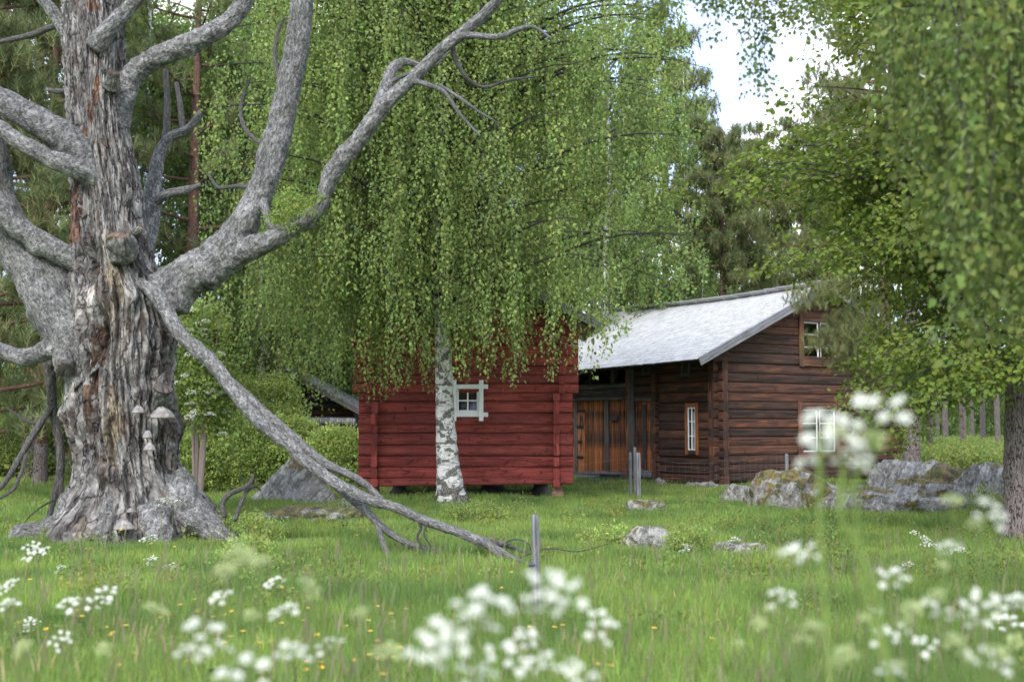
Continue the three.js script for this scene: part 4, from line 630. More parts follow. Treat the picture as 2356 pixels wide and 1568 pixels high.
const quatTo = (() => { const q = new THREE.Quaternion(), z = V3(0, 0, 1); return (d) => q.setFromUnitVectors(z, d); })();
const along = (p, d, s, roll) => new THREE.Matrix4().compose(p, quatTo(d).clone().multiply(new THREE.Quaternion().setFromAxisAngle(V3(0, 0, 1), roll)), V3(s, s, s));
const tint = (rnd, v = 0.3, warm = 0) => { const k = 1 - v / 2 + v * rnd(), w = (rnd() - 0.5) * 0.2 + warm; return [k * (1 + w), k, k * (1 - w * 0.5)]; };
function foliage(parent, geos, mat, list) { const buckets = geos.map(() => []); list.forEach((e, i) => buckets[i % geos.length].push(e)); buckets.forEach((b, i) => { if (b.length) instanced('foliage', geos[i], mat, b, parent); }); }
foliage(heroTree, GEO.shrub, M.leaf, heroTuft);

const insideHouse = (p, m = 0.25) => { const x = p.x, d = -p.z, xm = -0.955; const roofY = 5.02 - 0.51 * Math.abs(x - xm); return Math.abs(x - xm) < 2.9 && d > 26.5 - 0.55 - m && d < 32.5 && p.y < roofY + 0.25; };

// ---------------------------------------------------------------- weeping birch in front of the red house
{
  const rnd = mulberry(505), D = 24.6, base = onGround(1040, 1168); base.z = -D; base.x = at(1040, 1168, D).x; base.y = ground(base.x, base.z) - 0.03;
  const tree = thing('weeping_birch', 'tall white-barked birch with long drooping leafy twigs before the red storehouse', 'birch tree', base);
  const tp = [[1042, 1185, 50], [1040, 1160, 40], [1036, 1125, 32], [1030, 1060, 26], [1024, 960, 21.5], [1021, 860, 20], [1018, 760, 18], [1012, 650, 16], [1006, 560, 14], [1010, 450, 12], [1020, 300, 9], [1030, 100, 7], [1034, -180, 4.5], [1030, -420, 2]];
  const pts = tp.map(([x, y]) => rel(tree, at(x, y, D))), rad = tp.map(([, , r]) => r / PX(D));
  mesh('trunk', tube(pts, rad, 140, 24, { lump: 0.12, freq: 4, wrap: 0.9 }), M.birch, tree);
  { const g = new GB(); const fp = [[1044, 1190, 56], [1041, 1168, 43], [1039, 1145, 36.4], [1036.5, 1122, 32.3]].map(([x, y, r]) => [rel(tree, at(x, y, D)), r / PX(D)]); const [P, R] = spline(fp.map((e) => e[0]), fp.map((e) => e[1]), 20); tubeInto(g, P, R, 28, [0.55, 0.53, 0.5], { lump: 0.3, freq: 5 }); mesh('trunk_base', g.build(), M.barkTint, tree); }
  const curve = new THREE.CatmullRomCurve3(pts, false, 'centripetal');
  const bottoms = [[400, 640], [470, 760], [560, 800], [620, 880], [700, 925], [780, 930], [830, 900], [930, 915], [1000, 860], [1060, 890], [1120, 835], [1180, 890], [1230, 840], [1300, 860], [1345, 905], [1400, 830], [1440, 720], [1500, 600], [1560, 440], [1650, 330]];
  const bot = (vx) => { let i = 0; while (i < bottoms.length - 2 && bottoms[i + 1][0] < vx) i++; const a = bottoms[i], b = bottoms[i + 1], t = clamp((vx - a[0]) / (b[0] - a[0]), 0, 1); return lerp(a[1], b[1], t); };
  const twigs = [], boughs = new GB(); let made = 0, tries = 0;
  while (made < 250 && tries++ < 4000) {
    const a = rnd() * 6.283, u = Math.sqrt(rnd()), h = rnd(), vy = lerp(640, -420, h ** 0.9), prof = Math.sqrt(1 - (Math.max(0, h - 0.25) / 0.75) ** 2 * 0.75);
    const off = V3(Math.cos(a) * u * (Math.cos(a) < 0 ? 5.3 : 5.6) * prof, 0, Math.sin(a) * u * 3.4 * prof), y = at(1020, vy, D).y, tip = V3(base.x + off.x - 0.3, y, -D + off.z + 0.2);
    if (tip.y < 5.2 && tip.z < -25.6 && tip.x > -4.4 && tip.x < 2.2) continue;
    const r = Math.hypot(off.x, off.z); if (r < 0.5) continue;
    const from = atHeight(curve, clamp(tip.y - base.y - r * 0.35, 3.2, 12.6)), to = tip.clone().sub(base), mid = from.clone().lerp(to, 0.5); mid.y = Math.max(from.y, to.y) + 0.15 * r + 0.1; mid.x += (rnd() - 0.5) * 0.5; mid.z += (rnd() - 0.5) * 0.5;
    const c = new THREE.QuadraticBezierCurve3(from, mid, to), P = c.getPoints(9); tubeInto(boughs, P, P.map((_, k) => lerp(0.012 + r * 0.008, 0.005, k / 9)), 5, [0.2, 0.19, 0.18], { wrap: 1 });
    made++;
    for (let q = 0; q < 12; q++) {
      const s = c.getPoint(0.28 + 0.72 * (q + rnd()) / 12).add(V3((rnd() - 0.5) * 0.7, (rnd() - 0.5) * 0.2, (rnd() - 0.5) * 0.7)), w = s.clone().add(base); let n = 0, dx = (rnd() - 0.5) * 0.05;
      const most = (s.x + base.x < -3 ? 2 : 1) + Math.floor(rnd() * 4.6);
      while (n < most) {
        const vx = CX + w.x / -w.z * F, low = at(vx, bot(vx) + 40 - 190 * rnd() ** 1.7, -w.z).y, sc = 0.75 + 0.5 * rnd();
        if (w.y - 0.95 * sc < low) { if (w.y - 0.5 < low) break; }
        const k = w.y - 0.95 * sc < low ? 0.5 : sc; if (rnd() < 0.2) { w.y -= 0.6 * k; n++; continue; }
        const end = w.clone(); end.y -= 0.95 * k; if (insideHouse(end) || insideHouse(w)) break; if (n3(w.x * 0.9, w.y * 0.55, w.z * 0.9) < -0.42) { w.y -= 0.5; n++; continue; }
        twigs.push([mat4(w.clone().sub(base), (rnd() - 0.5) * 0.16, rnd() * 6.3, (rnd() - 0.5) * 0.16, k), ...tint(rnd, 0.7, 0.03).map((c) => c * 1.12)]);
        w.y -= 0.88 * k; w.x += dx; n++;
      }
    }
  }
  const bm = mesh('branchwork', boughs.build(), M.barkTint, tree); bm.userData.kind = 'stuff';
  foliage(tree, GEO.birch, M.leaf, twigs);
 
}

// ---------------------------------------------------------------- aspen on the right, and the birch boughs hanging in from beyond the frame
const inPoly = (x, y, P) => { let c = false; for (let i = 0, j = P.length - 1; i < P.length; j = i++) if ((P[i][1] > y) !== (P[j][1] > y) && x < (P[j][0] - P[i][0]) * (y - P[i][1]) / (P[j][1] - P[i][1]) + P[i][0]) c = !c; return c; };
{
  const rnd = mulberry(606), D = 17.2, base = onGround(2362, 1245); base.z = -D; base.x = at(2362, 1200, D).x; base.y = ground(base.x, base.z) - 0.03;
  const tree = thing('aspen', 'grey-trunked aspen at the right edge with wide round-leaved branches', 'aspen tree', base);
  const tp = [[2370, 1270, 66], [2366, 1235, 56], [2362, 1150, 50], [2360, 1000, 46], [2362, 800, 43], [2366, 600, 40], [2372, 350, 34], [2380, 50, 26], [2385, -300, 16], [2380, -650, 5]];
  const pts = tp.map(([x, y]) => rel(tree, at(x, y, D))), rad = tp.map(([, , r]) => r / PX(D));
  mesh('trunk', tube(pts, rad, 160, 28, { lump: 0.1, freq: 5, wrap: 1.3 }), M.pine, tree);
  const curve = new THREE.CatmullRomCurve3(pts, false, 'centripetal');
  const mask = [[1790, -300], [1800, 60], [1820, 120], [1790, 175], [1850, 210], [1862, 280], [1850, 300], [1800, 290], [1770, 262], [1765, 330], [1700, 310], [1640, 330], [1585, 345], [1570, 420], [1600, 470], [1680, 480], [1740, 560], [1790, 630], [1920, 680], [1950, 790], [1980, 860], [1960, 920], [2060, 960], [2110, 1000], [2200, 900], [2330, 860], [2700, 860], [2750, -300]];
  const tw = [], boughs = new GB(); let made = 0, tries = 0;
  while (made < 210 && tries++ < 9000) {
    const vx = lerp(1560, 2740, rnd()), vy = lerp(-420, 1000, rnd()), d = D + (rnd() - 0.45) * 5; if (!inPoly(vx, vy, mask)) continue;
    const tip = at(vx, vy, d), to = tip.clone().sub(base), r = Math.hypot(to.x, to.z); if (r < 0.5) continue;
    const from = atHeight(curve, clamp(tip.y + r * (tip.y > 3 ? -0.2 : 0.15) + 0.25 * rnd(), 2.6, 10.8)), mid = from.clone().lerp(to, 0.55); mid.y += 0.12 * r; const c = new THREE.QuadraticBezierCurve3(from, mid, to), P = c.getPoints(9);
    tubeInto(boughs, P, P.map((_, k) => lerp(0.012 + r * 0.009, 0.004, k / 9)), 5, [0.5, 0.5, 0.5], { wrap: 1 }); made++;
    for (let q = 0; q < 13; q++) {
      const t = 0.4 + 0.6 * (q + rnd()) / 13, p = c.getPoint(Math.min(1, t)).add(V3((rnd() - 0.5) * 0.5, (rnd() - 0.5) * 0.45, (rnd() - 0.5) * 0.5)), w = p.clone().add(base), sx = CX + w.x / -w.z * F, k = w.clone().sub(V3(0, EYE, 0)), sy = CY - F * (k.y * cp + k.z * sp) / (-k.z * cp + k.y * sp);
      if (sx < 2300 && !inPoly(sx + 0, sy, mask)) continue;
      const dr = c.getTangent(Math.min(1, t)).add(V3((rnd() - 0.5) * 1.4, (rnd() - 0.6) * 0.8, (rnd() - 0.5) * 1.4)).normalize();
      tw.push([along(p, dr, 0.8 + 0.4 * rnd(), rnd() * 0.6 - 0.3), ...tint(rnd, 0.4, 0.02)]);
    }
  }
  // small sprays that stick out on their own
  for (const [vx, vy, d] of [[1965, 925, 15.5], [1985, 935, 15.6], [1955, 915, 15.5], [1790, 272, 16], [1782, 290, 16], [2010, 955, 15.8], [2040, 950, 16], [2085, 985, 16], [2100, 1000, 16.2]]) tw.push([along(at(vx + 15, vy, d).sub(base), V3(-0.8, -0.2, 0.2).normalize(), 0.6, 0), 1.1, 1.1, 1]);
  mesh('branchwork', boughs.build(), M.barkTint, tree).userData.kind = 'stuff';
  foliage(tree, GEO.aspen, M.leaf, tw);
}
{
  const rnd = mulberry(707), base = V3(3.9, ground(3.9, -7), -7);
  const tree = thing('near_birch', 'birch close to the camera whose blurred leafy twigs hang down the right edge', 'birch tree', base);
  const pts = [V3(0, -0.05, 0), V3(0.02, 0.6, 0), V3(0.05, 2.5, 0.02), V3(0, 5, 0.05), V3(0.05, 8, 0)], rad = [0.26, 0.18, 0.15, 0.11, 0.04];
  mesh('trunk', tube(pts, rad, 60, 20, { lump: 0.1, freq: 4, wrap: 0.9 }), M.birch, tree);
  const tw = [], boughs = new GB();
  const drop = [[1985, 250], [2010, 380], [2045, 500], [2080, 600], [2120, 660], [2170, 740], [2230, 790], [2300, 790], [2380, 800], [2480, 900], [2600, 900]];
  for (const [d0, x0, x1, n] of [[7.0, 1990, 2600, 74], [8.2, 2010, 2640, 60], [6.2, 2150, 2600, 36]]) for (let k = 0; k < n; k++) {
    const vx = lerp(x0, x1, (k + rnd()) / n), d = d0 + (rnd() - 0.5) * 0.9; let i = 0; while (i < drop.length - 2 && drop[i + 1][0] < vx) i++;
    const lowV = lerp(drop[i][1], drop[i + 1][1], clamp((vx - drop[i][0]) / (drop[i + 1][0] - drop[i][0]), 0, 1)) - 420 * rnd() ** 1.3, low = at(vx, lowV, d).y, topY = 3.8 + 1.2 * rnd(); let p = at(vx, 0, d); p.y = low + 0.8;
    const s0 = 0.85 + 0.35 * rnd(); let first = true;
    while (p.y < topY) { tw.push([mat4(p.clone().sub(base), (rnd() - 0.5) * 0.14, rnd() * 6.3, (rnd() - 0.5) * 0.14, first ? s0 : 1), ...tint(rnd, 0.45)]); p.y += 0.76; p.x += (rnd() - 0.5) * 0.06; first = false; }
    const to = p.clone().sub(base); to.y -= 0.7; const from = V3(0.02, to.y - 0.25 - 0.3 * rnd(), 0); if (k % 4 === 0) { const P = new THREE.QuadraticBezierCurve3(from, from.clone().lerp(to, 0.5).add(V3(0, 0.35, 0)), to).getPoints(8); tubeInto(boughs, P, P.map((_, q) => lerp(0.022, 0.006, q / 8)), 5, [0.3, 0.28, 0.27]); }
  }
  // one bough reaches further left and lets a few twigs hang before the sky
  const reach = [V3(0.02, 4.6, 0), V3(-1.1, 5.2, -1.0), V3(-2.2, 5.1, -2.6)]; { const P = new THREE.CatmullRomCurve3(reach).getPoints(16); tubeInto(boughs, P, P.map((_, q) => lerp(0.035, 0.008, q / 16)), 6, [0.3, 0.28, 0.27]); }
  for (let k = 0; k < 26; k++) { const vx = 1690 + 75 * rnd(), d = 9.6 + (rnd() - 0.5), lowV = lerp(150, 262, 1 - Math.abs(vx - 1735) / 50) - 190 * rnd(); let y = at(vx, lowV, d).y + 0.7; const p = at(vx, 0, d); while (y < 4.9) { p.y = y; tw.push([mat4(p.clone().sub(base), (rnd() - 0.5) * 0.14, rnd() * 6.3, (rnd() - 0.5) * 0.14, 0.85), ...tint(rnd, 0.4)]); y += 0.66; } }
  for (let k = 0; k < 80; k++) { const vx = 1440 + 500 * rnd(), d = 9.4 + (rnd() - 0.5) * 1.2; let y = at(vx, 20 + 90 * rnd() ** 2, d).y + 0.6 + (vx < 1640 ? 0.12 : 0); const p = at(vx, 0, d); p.y = y; tw.push([mat4(p.clone().sub(base), (rnd() - 0.5) * 0.3, rnd() * 6.3, (rnd() - 0.5) * 0.3, 0.75), ...tint(rnd, 0.4)]); p.y += 0.55; tw.push([mat4(p.clone().sub(base), (rnd() - 0.5) * 0.3, rnd() * 6.3, (rnd() - 0.5) * 0.3, 0.8), ...tint(rnd, 0.4)]); }
  { const P = new THREE.CatmullRomCurve3([V3(-1.1, 5.2, -1.0), V3(-1.9, 5.15, -2.0), V3(-2.7, 5.05, -2.4), V3(-3.1, 4.95, -2.5)]).getPoints(14); tubeInto(boughs, P, P.map((_, q) => lerp(0.02, 0.005, q / 14)), 5, [0.3, 0.28, 0.27]); }
  mesh('branchwork', boughs.build(), M.barkTint, tree).userData.kind = 'stuff';
  foliage(tree, GEO.nearBirch, M.leaf, tw);
}

// ---------------------------------------------------------------- pines, spruces and broadleaves behind
function pineTree(seed, H, crown0, spread, nB, perB, opt = {}) {      // returns a loose group, placed by its foot
  const rnd = mulberry(seed), o = new THREE.Group(), r0 = opt.r || 0.2, split = opt.split || 0.35;
  const lean = (rnd() - 0.5) * 0.4, pts = [0, 0.03, 0.25, 0.5, 0.75, 1].map((t) => V3(lean * t * t, H * t - (t ? 0 : 0.1), 0.2 * Math.sin(t * 3 + seed) * t)), rad = [r0 * 1.35, r0 * 1.08, r0 * 0.9, r0 * 0.72, r0 * 0.45, 0.03];
  const [P, R] = spline(pts, rad, 40), k = Math.round(40 * split), lo = new GB(), hi = new GB();
  tubeInto(lo, P.slice(0, k + 1), R.slice(0, k + 1), 14, [1, 1, 1], { lump: 0.1, freq: 3, wrap: 1.1 }); tubeInto(hi, P.slice(k), R.slice(k), 12, [1, 1, 1], { lump: 0.08, freq: 3, wrap: 1.1 });
  mesh('trunk', lo.build(), M.pine, o); mesh('upper_trunk', hi.build(), M.pineRed, o);
  const list = [], br = new GB(), s = opt.scale || 1;
  for (let b = 0; b < nB; b++) {
    const t = crown0 + (1 - crown0) * (b + rnd()) / nB, y = H * t, a = b * 2.4 + rnd(), len = spread * (1.1 - 0.75 * ((t - crown0) / (1 - crown0)) ** 1.4) * (0.65 + 0.5 * rnd()), up = 0.1 + 0.5 * rnd();
    const p0 = V3(lean * t * t, y, 0), dir = V3(Math.cos(a), 0, Math.sin(a)), p1 = p0.clone().addScaledVector(dir, len * 0.5).add(V3(0, len * 0.05, 0)), p2 = p0.clone().addScaledVector(dir, len).add(V3(0, len * up * 0.6, 0));
    const c = new THREE.QuadraticBezierCurve3(p0, p1, p2), Pb = c.getPoints(6); tubeInto(br, Pb, Pb.map((_, q) => lerp(0.03 + len * 0.014, 0.01, q / 6)), 5, [1, 1, 1]);
    for (let q = 0; q < perB; q++) { const u = 0.3 + 0.7 * Math.sqrt(rnd()), p = c.getPoint(u), w = 0.16 + 0.2 * u * Math.min(len, 2.5); p.add(V3((rnd() - 0.5) * 2 * w, (rnd() - 0.25) * w * 0.9, (rnd() - 0.5) * 2 * w)); list.push([mat4(p, (rnd() - 0.5) * 1.2, rnd() * 6.3, (rnd() - 0.5) * 1.2, s * (0.75 + 0.5 * rnd())), ...tint(rnd, 0.45, opt.warm ?? 0.0)]); }
  }
  mesh('branchwork', br.build(), M.pineRed, o).userData.kind = 'stuff';
  foliage(o, opt.geo || GEO.farPine, M.needle, list); return o;
}
function leafTree(seed, H, crown0, spread, n, opt = {}) {
  const rnd = mulberry(seed), o = new THREE.Group(), r0 = opt.r || 0.16, pts = [0, 0.03, 0.3, 0.6, 1].map((t) => V3((rnd() - 0.5) * 0.5 * t, H * t - (t ? 0 : 0.1), (rnd() - 0.5) * 0.5 * t)), rad = [1.4, 1.05, 0.85, 0.5, 0.1].map((k) => k * r0);
  mesh('trunk', tube(pts, rad, 40, 12, { lump: 0.08, freq: 3, wrap: 0.8 }), opt.bark || M.birch, o);
  const c = new THREE.CatmullRomCurve3(pts, false, 'centripetal'), list = [], br = new GB(), nb = opt.nb || 34;
  for (let b = 0; b < nb; b++) {
    const t = crown0 + (1 - crown0) * rnd(), from = c.getPoint(Math.min(0.97, t * 0.92)), a = rnd() * 6.283, k = (t - crown0) / (1 - crown0), len = spread * Math.sqrt(Math.max(0.05, 1 - (k - 0.35) ** 2 * 1.9)) * (0.5 + 0.6 * rnd()), to = from.clone().add(V3(Math.cos(a) * len, len * (0.25 + 0.4 * rnd()), Math.sin(a) * len)), q = new THREE.QuadraticBezierCurve3(from, from.clone().lerp(to, 0.5).add(V3(0, len * 0.2, 0)), to), P = q.getPoints(6);
    tubeInto(br, P, P.map((_, i) => lerp(0.015 + len * 0.012, 0.006, i / 6)), 4, [0.4, 0.37, 0.35]);
    for (let m = 0; m < n / nb; m++) { const p = q.getPoint(0.35 + 0.65 * rnd()).add(V3((rnd() - 0.5) * 0.9, (rnd() - 0.7) * (opt.droop || 1.1), (rnd() - 0.5) * 0.9).multiplyScalar(opt.fluff || 1)), d = V3(rnd() - 0.5, -0.35 - rnd() * (opt.hang || 0.6), rnd() - 0.5).normalize(); list.push([along(p, d, (opt.scale || 1) * (0.7 + 0.6 * rnd()), rnd() * 6.3), ...tint(rnd, 0.4, opt.warm || 0)]); }
  }
  mesh('branchwork', br.build(), M.barkTint, o).userData.kind = 'stuff';
  foliage(o, opt.geo || GEO.far, M.leaf, list); return o;
}
const PROTO = {
  pineA: pineTree(11, 20, 0.34, 3.4, 52, 30, { r: 0.24 }), pineB: pineTree(12, 17, 0.1, 3.2, 70, 40, { r: 0.17, split: 0.25 }), tall: pineTree(13, 22, 0.5, 2.8, 36, 26, { r: 0.17, split: 0.5 }),
  sparse: pineTree(14, 19, 0.16, 3.0, 40, 13, { r: 0.22, split: 0.18 }),
  birchA: leafTree(21, 19, 0.2, 4.2, 1500, { droop: 2.0, hang: 1.2, nb: 60 }), birchB: leafTree(22, 16, 0.12, 3.8, 1400, { droop: 1.8, nb: 56 }), high: leafTree(24, 20, 0.42, 4.4, 1500, { droop: 1.8, hang: 1.2, nb: 56 }), low: leafTree(23, 7, 0.08, 2.6, 900, { r: 0.08, bark: M.barkDark, scale: 0.8, nb: 44, warm: 0.0 }),
};
const WORDS = {
  pineA: ['pine_tree', 'tall pine', 'pine tree'], pineB: ['pine_tree', 'bushy pine', 'pine tree'], tall: ['pine_tree', 'straight bare-stemmed pine', 'pine tree'], sparse: ['pine_tree', 'thin sparse red-stemmed pine with sky showing through', 'pine tree'],
  birchA: ['birch_tree', 'tall leafy birch', 'birch tree'], birchB: ['birch_tree', 'broad leafy birch', 'birch tree'], high: ['birch_tree', 'high-crowned birch', 'birch tree'], low: ['young_tree', 'low bushy broadleaf tree', 'tree'],
};
const BACK = [ // kind, x in the photo grid, depth, scale, where
  ['pineB', -60, 27, 0.8, 'at the left edge behind the ancient tree'], ['pineB', 95, 33, 0.95, 'behind the left limbs of the ancient tree'], ['pineA', 70, 36.5, 0.95, 'whose trunk stands left of the ancient tree by the grey boulder'], ['low', -20, 38, 1, 'at the left edge under the pines'], ['low', 130, 40, 1.05, 'between the left pine trunk and the ancient tree'], ['low', 230, 44, 1.2, 'behind the base of the ancient tree'],
  ['sparse', 437, 36, 0.9, 'right of the ancient trunk'], ['sparse', 330, 52, 0.9, 'far behind the ancient trunk'], ['birchB', 205, 46, 0.9, 'hidden mostly by the ancient trunk'],
  ['low', 480, 46, 1, 'behind the white flowering shrub'], ['low', 590, 44, 1.1, 'above the dark shed roof, left'], ['low', 720, 47, 1.25, 'above the dark shed roof, right'],
  ['high', 600, 38, 0.9, 'behind the fork of the ancient tree'], ['high', 470, 44, 1.05, 'between the ancient trunk and its right limbs'], ['high', 330, 40, 0.95, 'behind the upper ancient trunk'], ['birchA', 760, 53, 1.15, 'left of the red storehouse, far behind'], ['birchB', 690, 56, 1.2, 'far behind between the ancient tree and red storehouse'],
  ['birchA', 900, 46, 1.0, 'behind the left roof slope of the red storehouse'], ['birchB', 1010, 52, 1.25, 'straight behind the red storehouse ridge'], ['birchA', 1130, 44, 1.05, 'behind the right roof slope of the red storehouse'], ['birchB', 1260, 50, 1.2, 'behind the gap between the two houses'], ['birchA', 1370, 48, 0.98, 'behind the left end of the shingle roof'],
  ['birchA', 1395, 42, 0.95, 'hanging over the left end of the shingle roof from behind'], ['pineB', 1530, 60, 1.2, 'behind the left half of the shingle roof'], ['birchB', 1585, 52, 1.05, 'behind the middle of the shingle roof'], ['pineB', 1700, 66, 0.95, 'far behind the shingle ridge'], ['pineB', 1665, 50, 0.78, 'low behind the shingle ridge'], ['pineA', 1760, 56, 0.72, 'low behind the right end of the shingle ridge'], ['pineB', 1860, 54, 0.85, 'behind the gable peak of the brown house'], ['birchB', 1617, 47, 0.5, 'with thin white stem just above the shingle ridge'], ['low', 1480, 46, 0.95, 'behind the shingle roof beside the birch twigs'], ['low', 1720, 47, 0.9, 'behind the shingle roof under the pines'],
  ['pineB', 1960, 58, 1.0, 'behind the right roof slope of the brown house'], ['pineA', 2040, 48, 1.0, 'behind the right corner of the brown house'], ['low', 2010, 62, 1.1, 'far behind the brown house corner'], ['low', 2165, 112, 1.5, 'deep in the wood at right, left of three'], ['low', 2245, 124, 1.7, 'deep in the wood at right, middle of three'], ['low', 2320, 115, 1.5, 'deep in the wood at right, right of three'],
];
const pool = {};
function putTree(kind, x, d, s, where, turn) {
  const [name, what, cat] = WORDS[kind], o = pool[kind] ? PROTO[kind].clone() : PROTO[kind]; pool[kind] = 1; const p = at(x, 980, d);
  o.name = numbered(name); o.position.set(p.x, ground(p.x, p.z) - 0.05, p.z); o.rotation.y = turn; o.scale.setScalar(s); scene.add(o);
  tag(o, `${what} ${where}`, cat, 'trees of the wood behind the houses'); return o;
}
BACK.push(['pineB', 4400, 26, 1, 'outside the view on the right, nearest'], ['pineA', 4000, 34, 1, 'outside the view on the right, farther'], ['birchB', 3600, 30, 1, 'outside the view right of the aspen'], ['pineB', 3300, 40, 1.1, 'outside the view behind the aspen'], ['low', 4250, 29, 1.1, 'outside the view on the right, first'], ['low', 4150, 31.5, 1.2, 'outside the view on the right, second'], ['low', 3900, 33, 1.2, 'outside the view on the right, third']);
BACK.forEach(([kind, x, d, s, where], i) => putTree(kind, x, d, s, where, i * 1.7));
// the wood goes on behind the camera; the window panes mirror it
[['low', -9, 26], ['pineB', -3, 34], ['birchB', 4, 30], ['low', 9, 27], ['pineB', -16, 32], ['birchB', 15, 34], ['low', 1, 24]].forEach(([kind, x, z], i) => { const o = putTree(kind, CX, 30, 1, `behind the camera, ${ORD[i]} of the row`, i * 1.3); o.position.set(x, ground(x, z) - 0.05, z); });
// the pine wood on the right: trunks one can tell apart
[[2140, 62], [2158, 110], [2176, 90], [2192, 120], [2216, 70], [2238, 105], [2262, 84], [2282, 118], [2296, 72], [2322, 100], [2390, 66], [2470, 62]].sort((a, b) => a[0] - b[0]).forEach(([x, d], i) => putTree('tall', x, d, 0.85 + 0.3 * ((i * 7) % 5) / 5, `in the wood at right, ${ORD[i]} from the left`, i * 2.1));
{ // pine beside the brown house, its needles before the gable
  const p = at(2099, 1060, 30), o = pineTree(31, 15, 0.3, 3.2, 34, 34, { r: 0.2, split: 0.45, geo: GEO.pine, scale: 1.5 }); o.name = numbered('pine_tree'); o.position.set(p.x, ground(p.x, p.z) - 0.05, p.z); scene.add(o);
  tag(o, 'rough-barked pine by the right corner of the brown house, needles before its gable', 'pine tree');
  const rnd = mulberry(32), list = [], br = new GB();
  for (const [x0, y0, x1, y1, d1, n] of [[2095, 640, 1845, 700, 27.2, 240], [2095, 760, 1890, 800, 27.6, 260], [2097, 820, 1930, 835, 28, 260], [2097, 700, 1930, 760, 28.4, 240], [2097, 870, 1985, 880, 28.6, 150], [2097, 900, 2190, 905, 28.4, 120]]) {
    const a = at(x0, y0, 30).sub(o.position), b = at(x1, y1, d1).sub(o.position), c = new THREE.QuadraticBezierCurve3(a, a.clone().lerp(b, 0.5).add(V3(0, 0.25, 0)), b), P = c.getPoints(8); tubeInto(br, P, P.map((_, k) => lerp(0.04, 0.012, k / 8)), 6, [1, 1, 1]);
    for (let k = 0; k < n; k++) { const u = 0.3 + 0.7 * Math.sqrt(rnd()), q = c.getPoint(u).add(V3((rnd() - 0.5) * 0.9, (rnd() - 0.3) * 0.45, (rnd() - 0.5) * 0.9)); list.push([mat4(q, (rnd() - 0.5) * 1.4, rnd() * 6.3, (rnd() - 0.5) * 1.4, 1.05 + 0.5 * rnd()), ...tint(rnd, 0.4, 0.05)]); }
  }
  mesh('low_branch', br.build(), M.pine, o); foliage(o, GEO.pine, M.needle, list);
}
{ // the wood goes on as one mass beyond
  const rnd = mulberry(808), list = [];
  for (let k = 0; k < 9000; k++) { const vx = lerp(-700, 3100, rnd()), d = 120 + 50 * rnd(), p = at(vx, 980, d), hill = 9 + 4 * n3(vx * 0.004, 3, 1); p.y = hill * rnd() ** 0.8; list.push([along(p, rdir(rnd, 0.3), 2.2 + 1.6 * rnd(), rnd() * 6.3), ...tint(rnd, 0.4, -0.02).map((c) => c * 0.8)]); }
  const m = new THREE.Group(); m.name = 'distant_wood'; scene.add(m); tag(m, 'far off dark green wood closing the view behind all the trees', 'wood', null, 'stuff'); foliage(m, GEO.far, M.leaf, list);
}
// ---------------------------------------------------------------- boulders
function boulder(label, vx, vyBase, w, h, deep, seed, o = {}) {     // grid x of the middle, grid y of the foot, width and height in grid pixels
  const p = onGround(vx, vyBase), s = PX(-p.z), W = w / s, H = h / s, Dp = deep * W, geo = new THREE.IcosahedronGeometry(1, o.detail || 30), a = geo.attributes.position, cols = [], uv = [];
  const pk = o.peak || 0, moss = o.moss ?? 0.25;
  for (let i = 0; i < a.count; i++) {
    let x = a.getX(i), y = a.getY(i), z = a.getZ(i); const f = 1 + 0.17 * n3(x * 0.9 + seed, y * 0.9, z * 0.9) + 0.035 * (1 - 2 * Math.abs(n3(x * 1.5 + seed, y * 1.5, z * 1.5))) + 0.035 * n3(x * 3.2, y * 3.2, z * 3.2 + seed) + 0.022 * fb3(x * 7 + seed, y * 7, z * 7, 3), fl = o.flat || 0.7;
    let q = Math.sign(y) * Math.abs(y) ** fl; x *= f; z *= f; q *= f; if (pk) { const k = Math.max(0, q); x = x * (1 - 0.55 * pk * k) + (o.lean || 0) * k; z *= 1 - 0.4 * pk * k; }
    a.setXYZ(i, x * W / 2, q * H - H * 0.12, z * Dp / 2);
    const m = fb3(x * 1.6 + seed * 2, q * 1.6, z * 1.6, 4) + 0.35 * (y - 0.45) + (o.side || 0) * x; const t = m > 0.42 - moss ? (n3(x * 4 + seed, 5, z * 4) > 0.1 ? [0.62, 0.52, 0.16] : n3(x * 3 + seed, 8, z * 3) > 0 ? [0.62, 0.48, 0.3] : [0.42, 0.43, 0.16]) : [1, 1, 1]; const v = 0.9 + 0.2 * n3(x * 20, q * 20, z * 20);
    cols.push(t[0] * v, t[1] * v, t[2] * v); uv.push((x * W / 2 + z * Dp / 2 * 0.7) * 1.1 + seed, (q * H + z * Dp / 2 * 0.7) * 1.1);
  }
  geo.setAttribute('color', new THREE.Float32BufferAttribute(cols, 3)); geo.setAttribute('uv', new THREE.Float32BufferAttribute(uv, 2));
  geo.deleteAttribute('normal'); const g2 = weld(geo); g2.computeVertexNormals();
  const m = mesh(numbered('boulder'), g2, M.rock); m.position.copy(p); m.position.z -= Dp * 0.35; m.rotation.y = o.turn || 0; tag(m, label, 'boulder', 'boulders lying in the meadow'); return m;
}
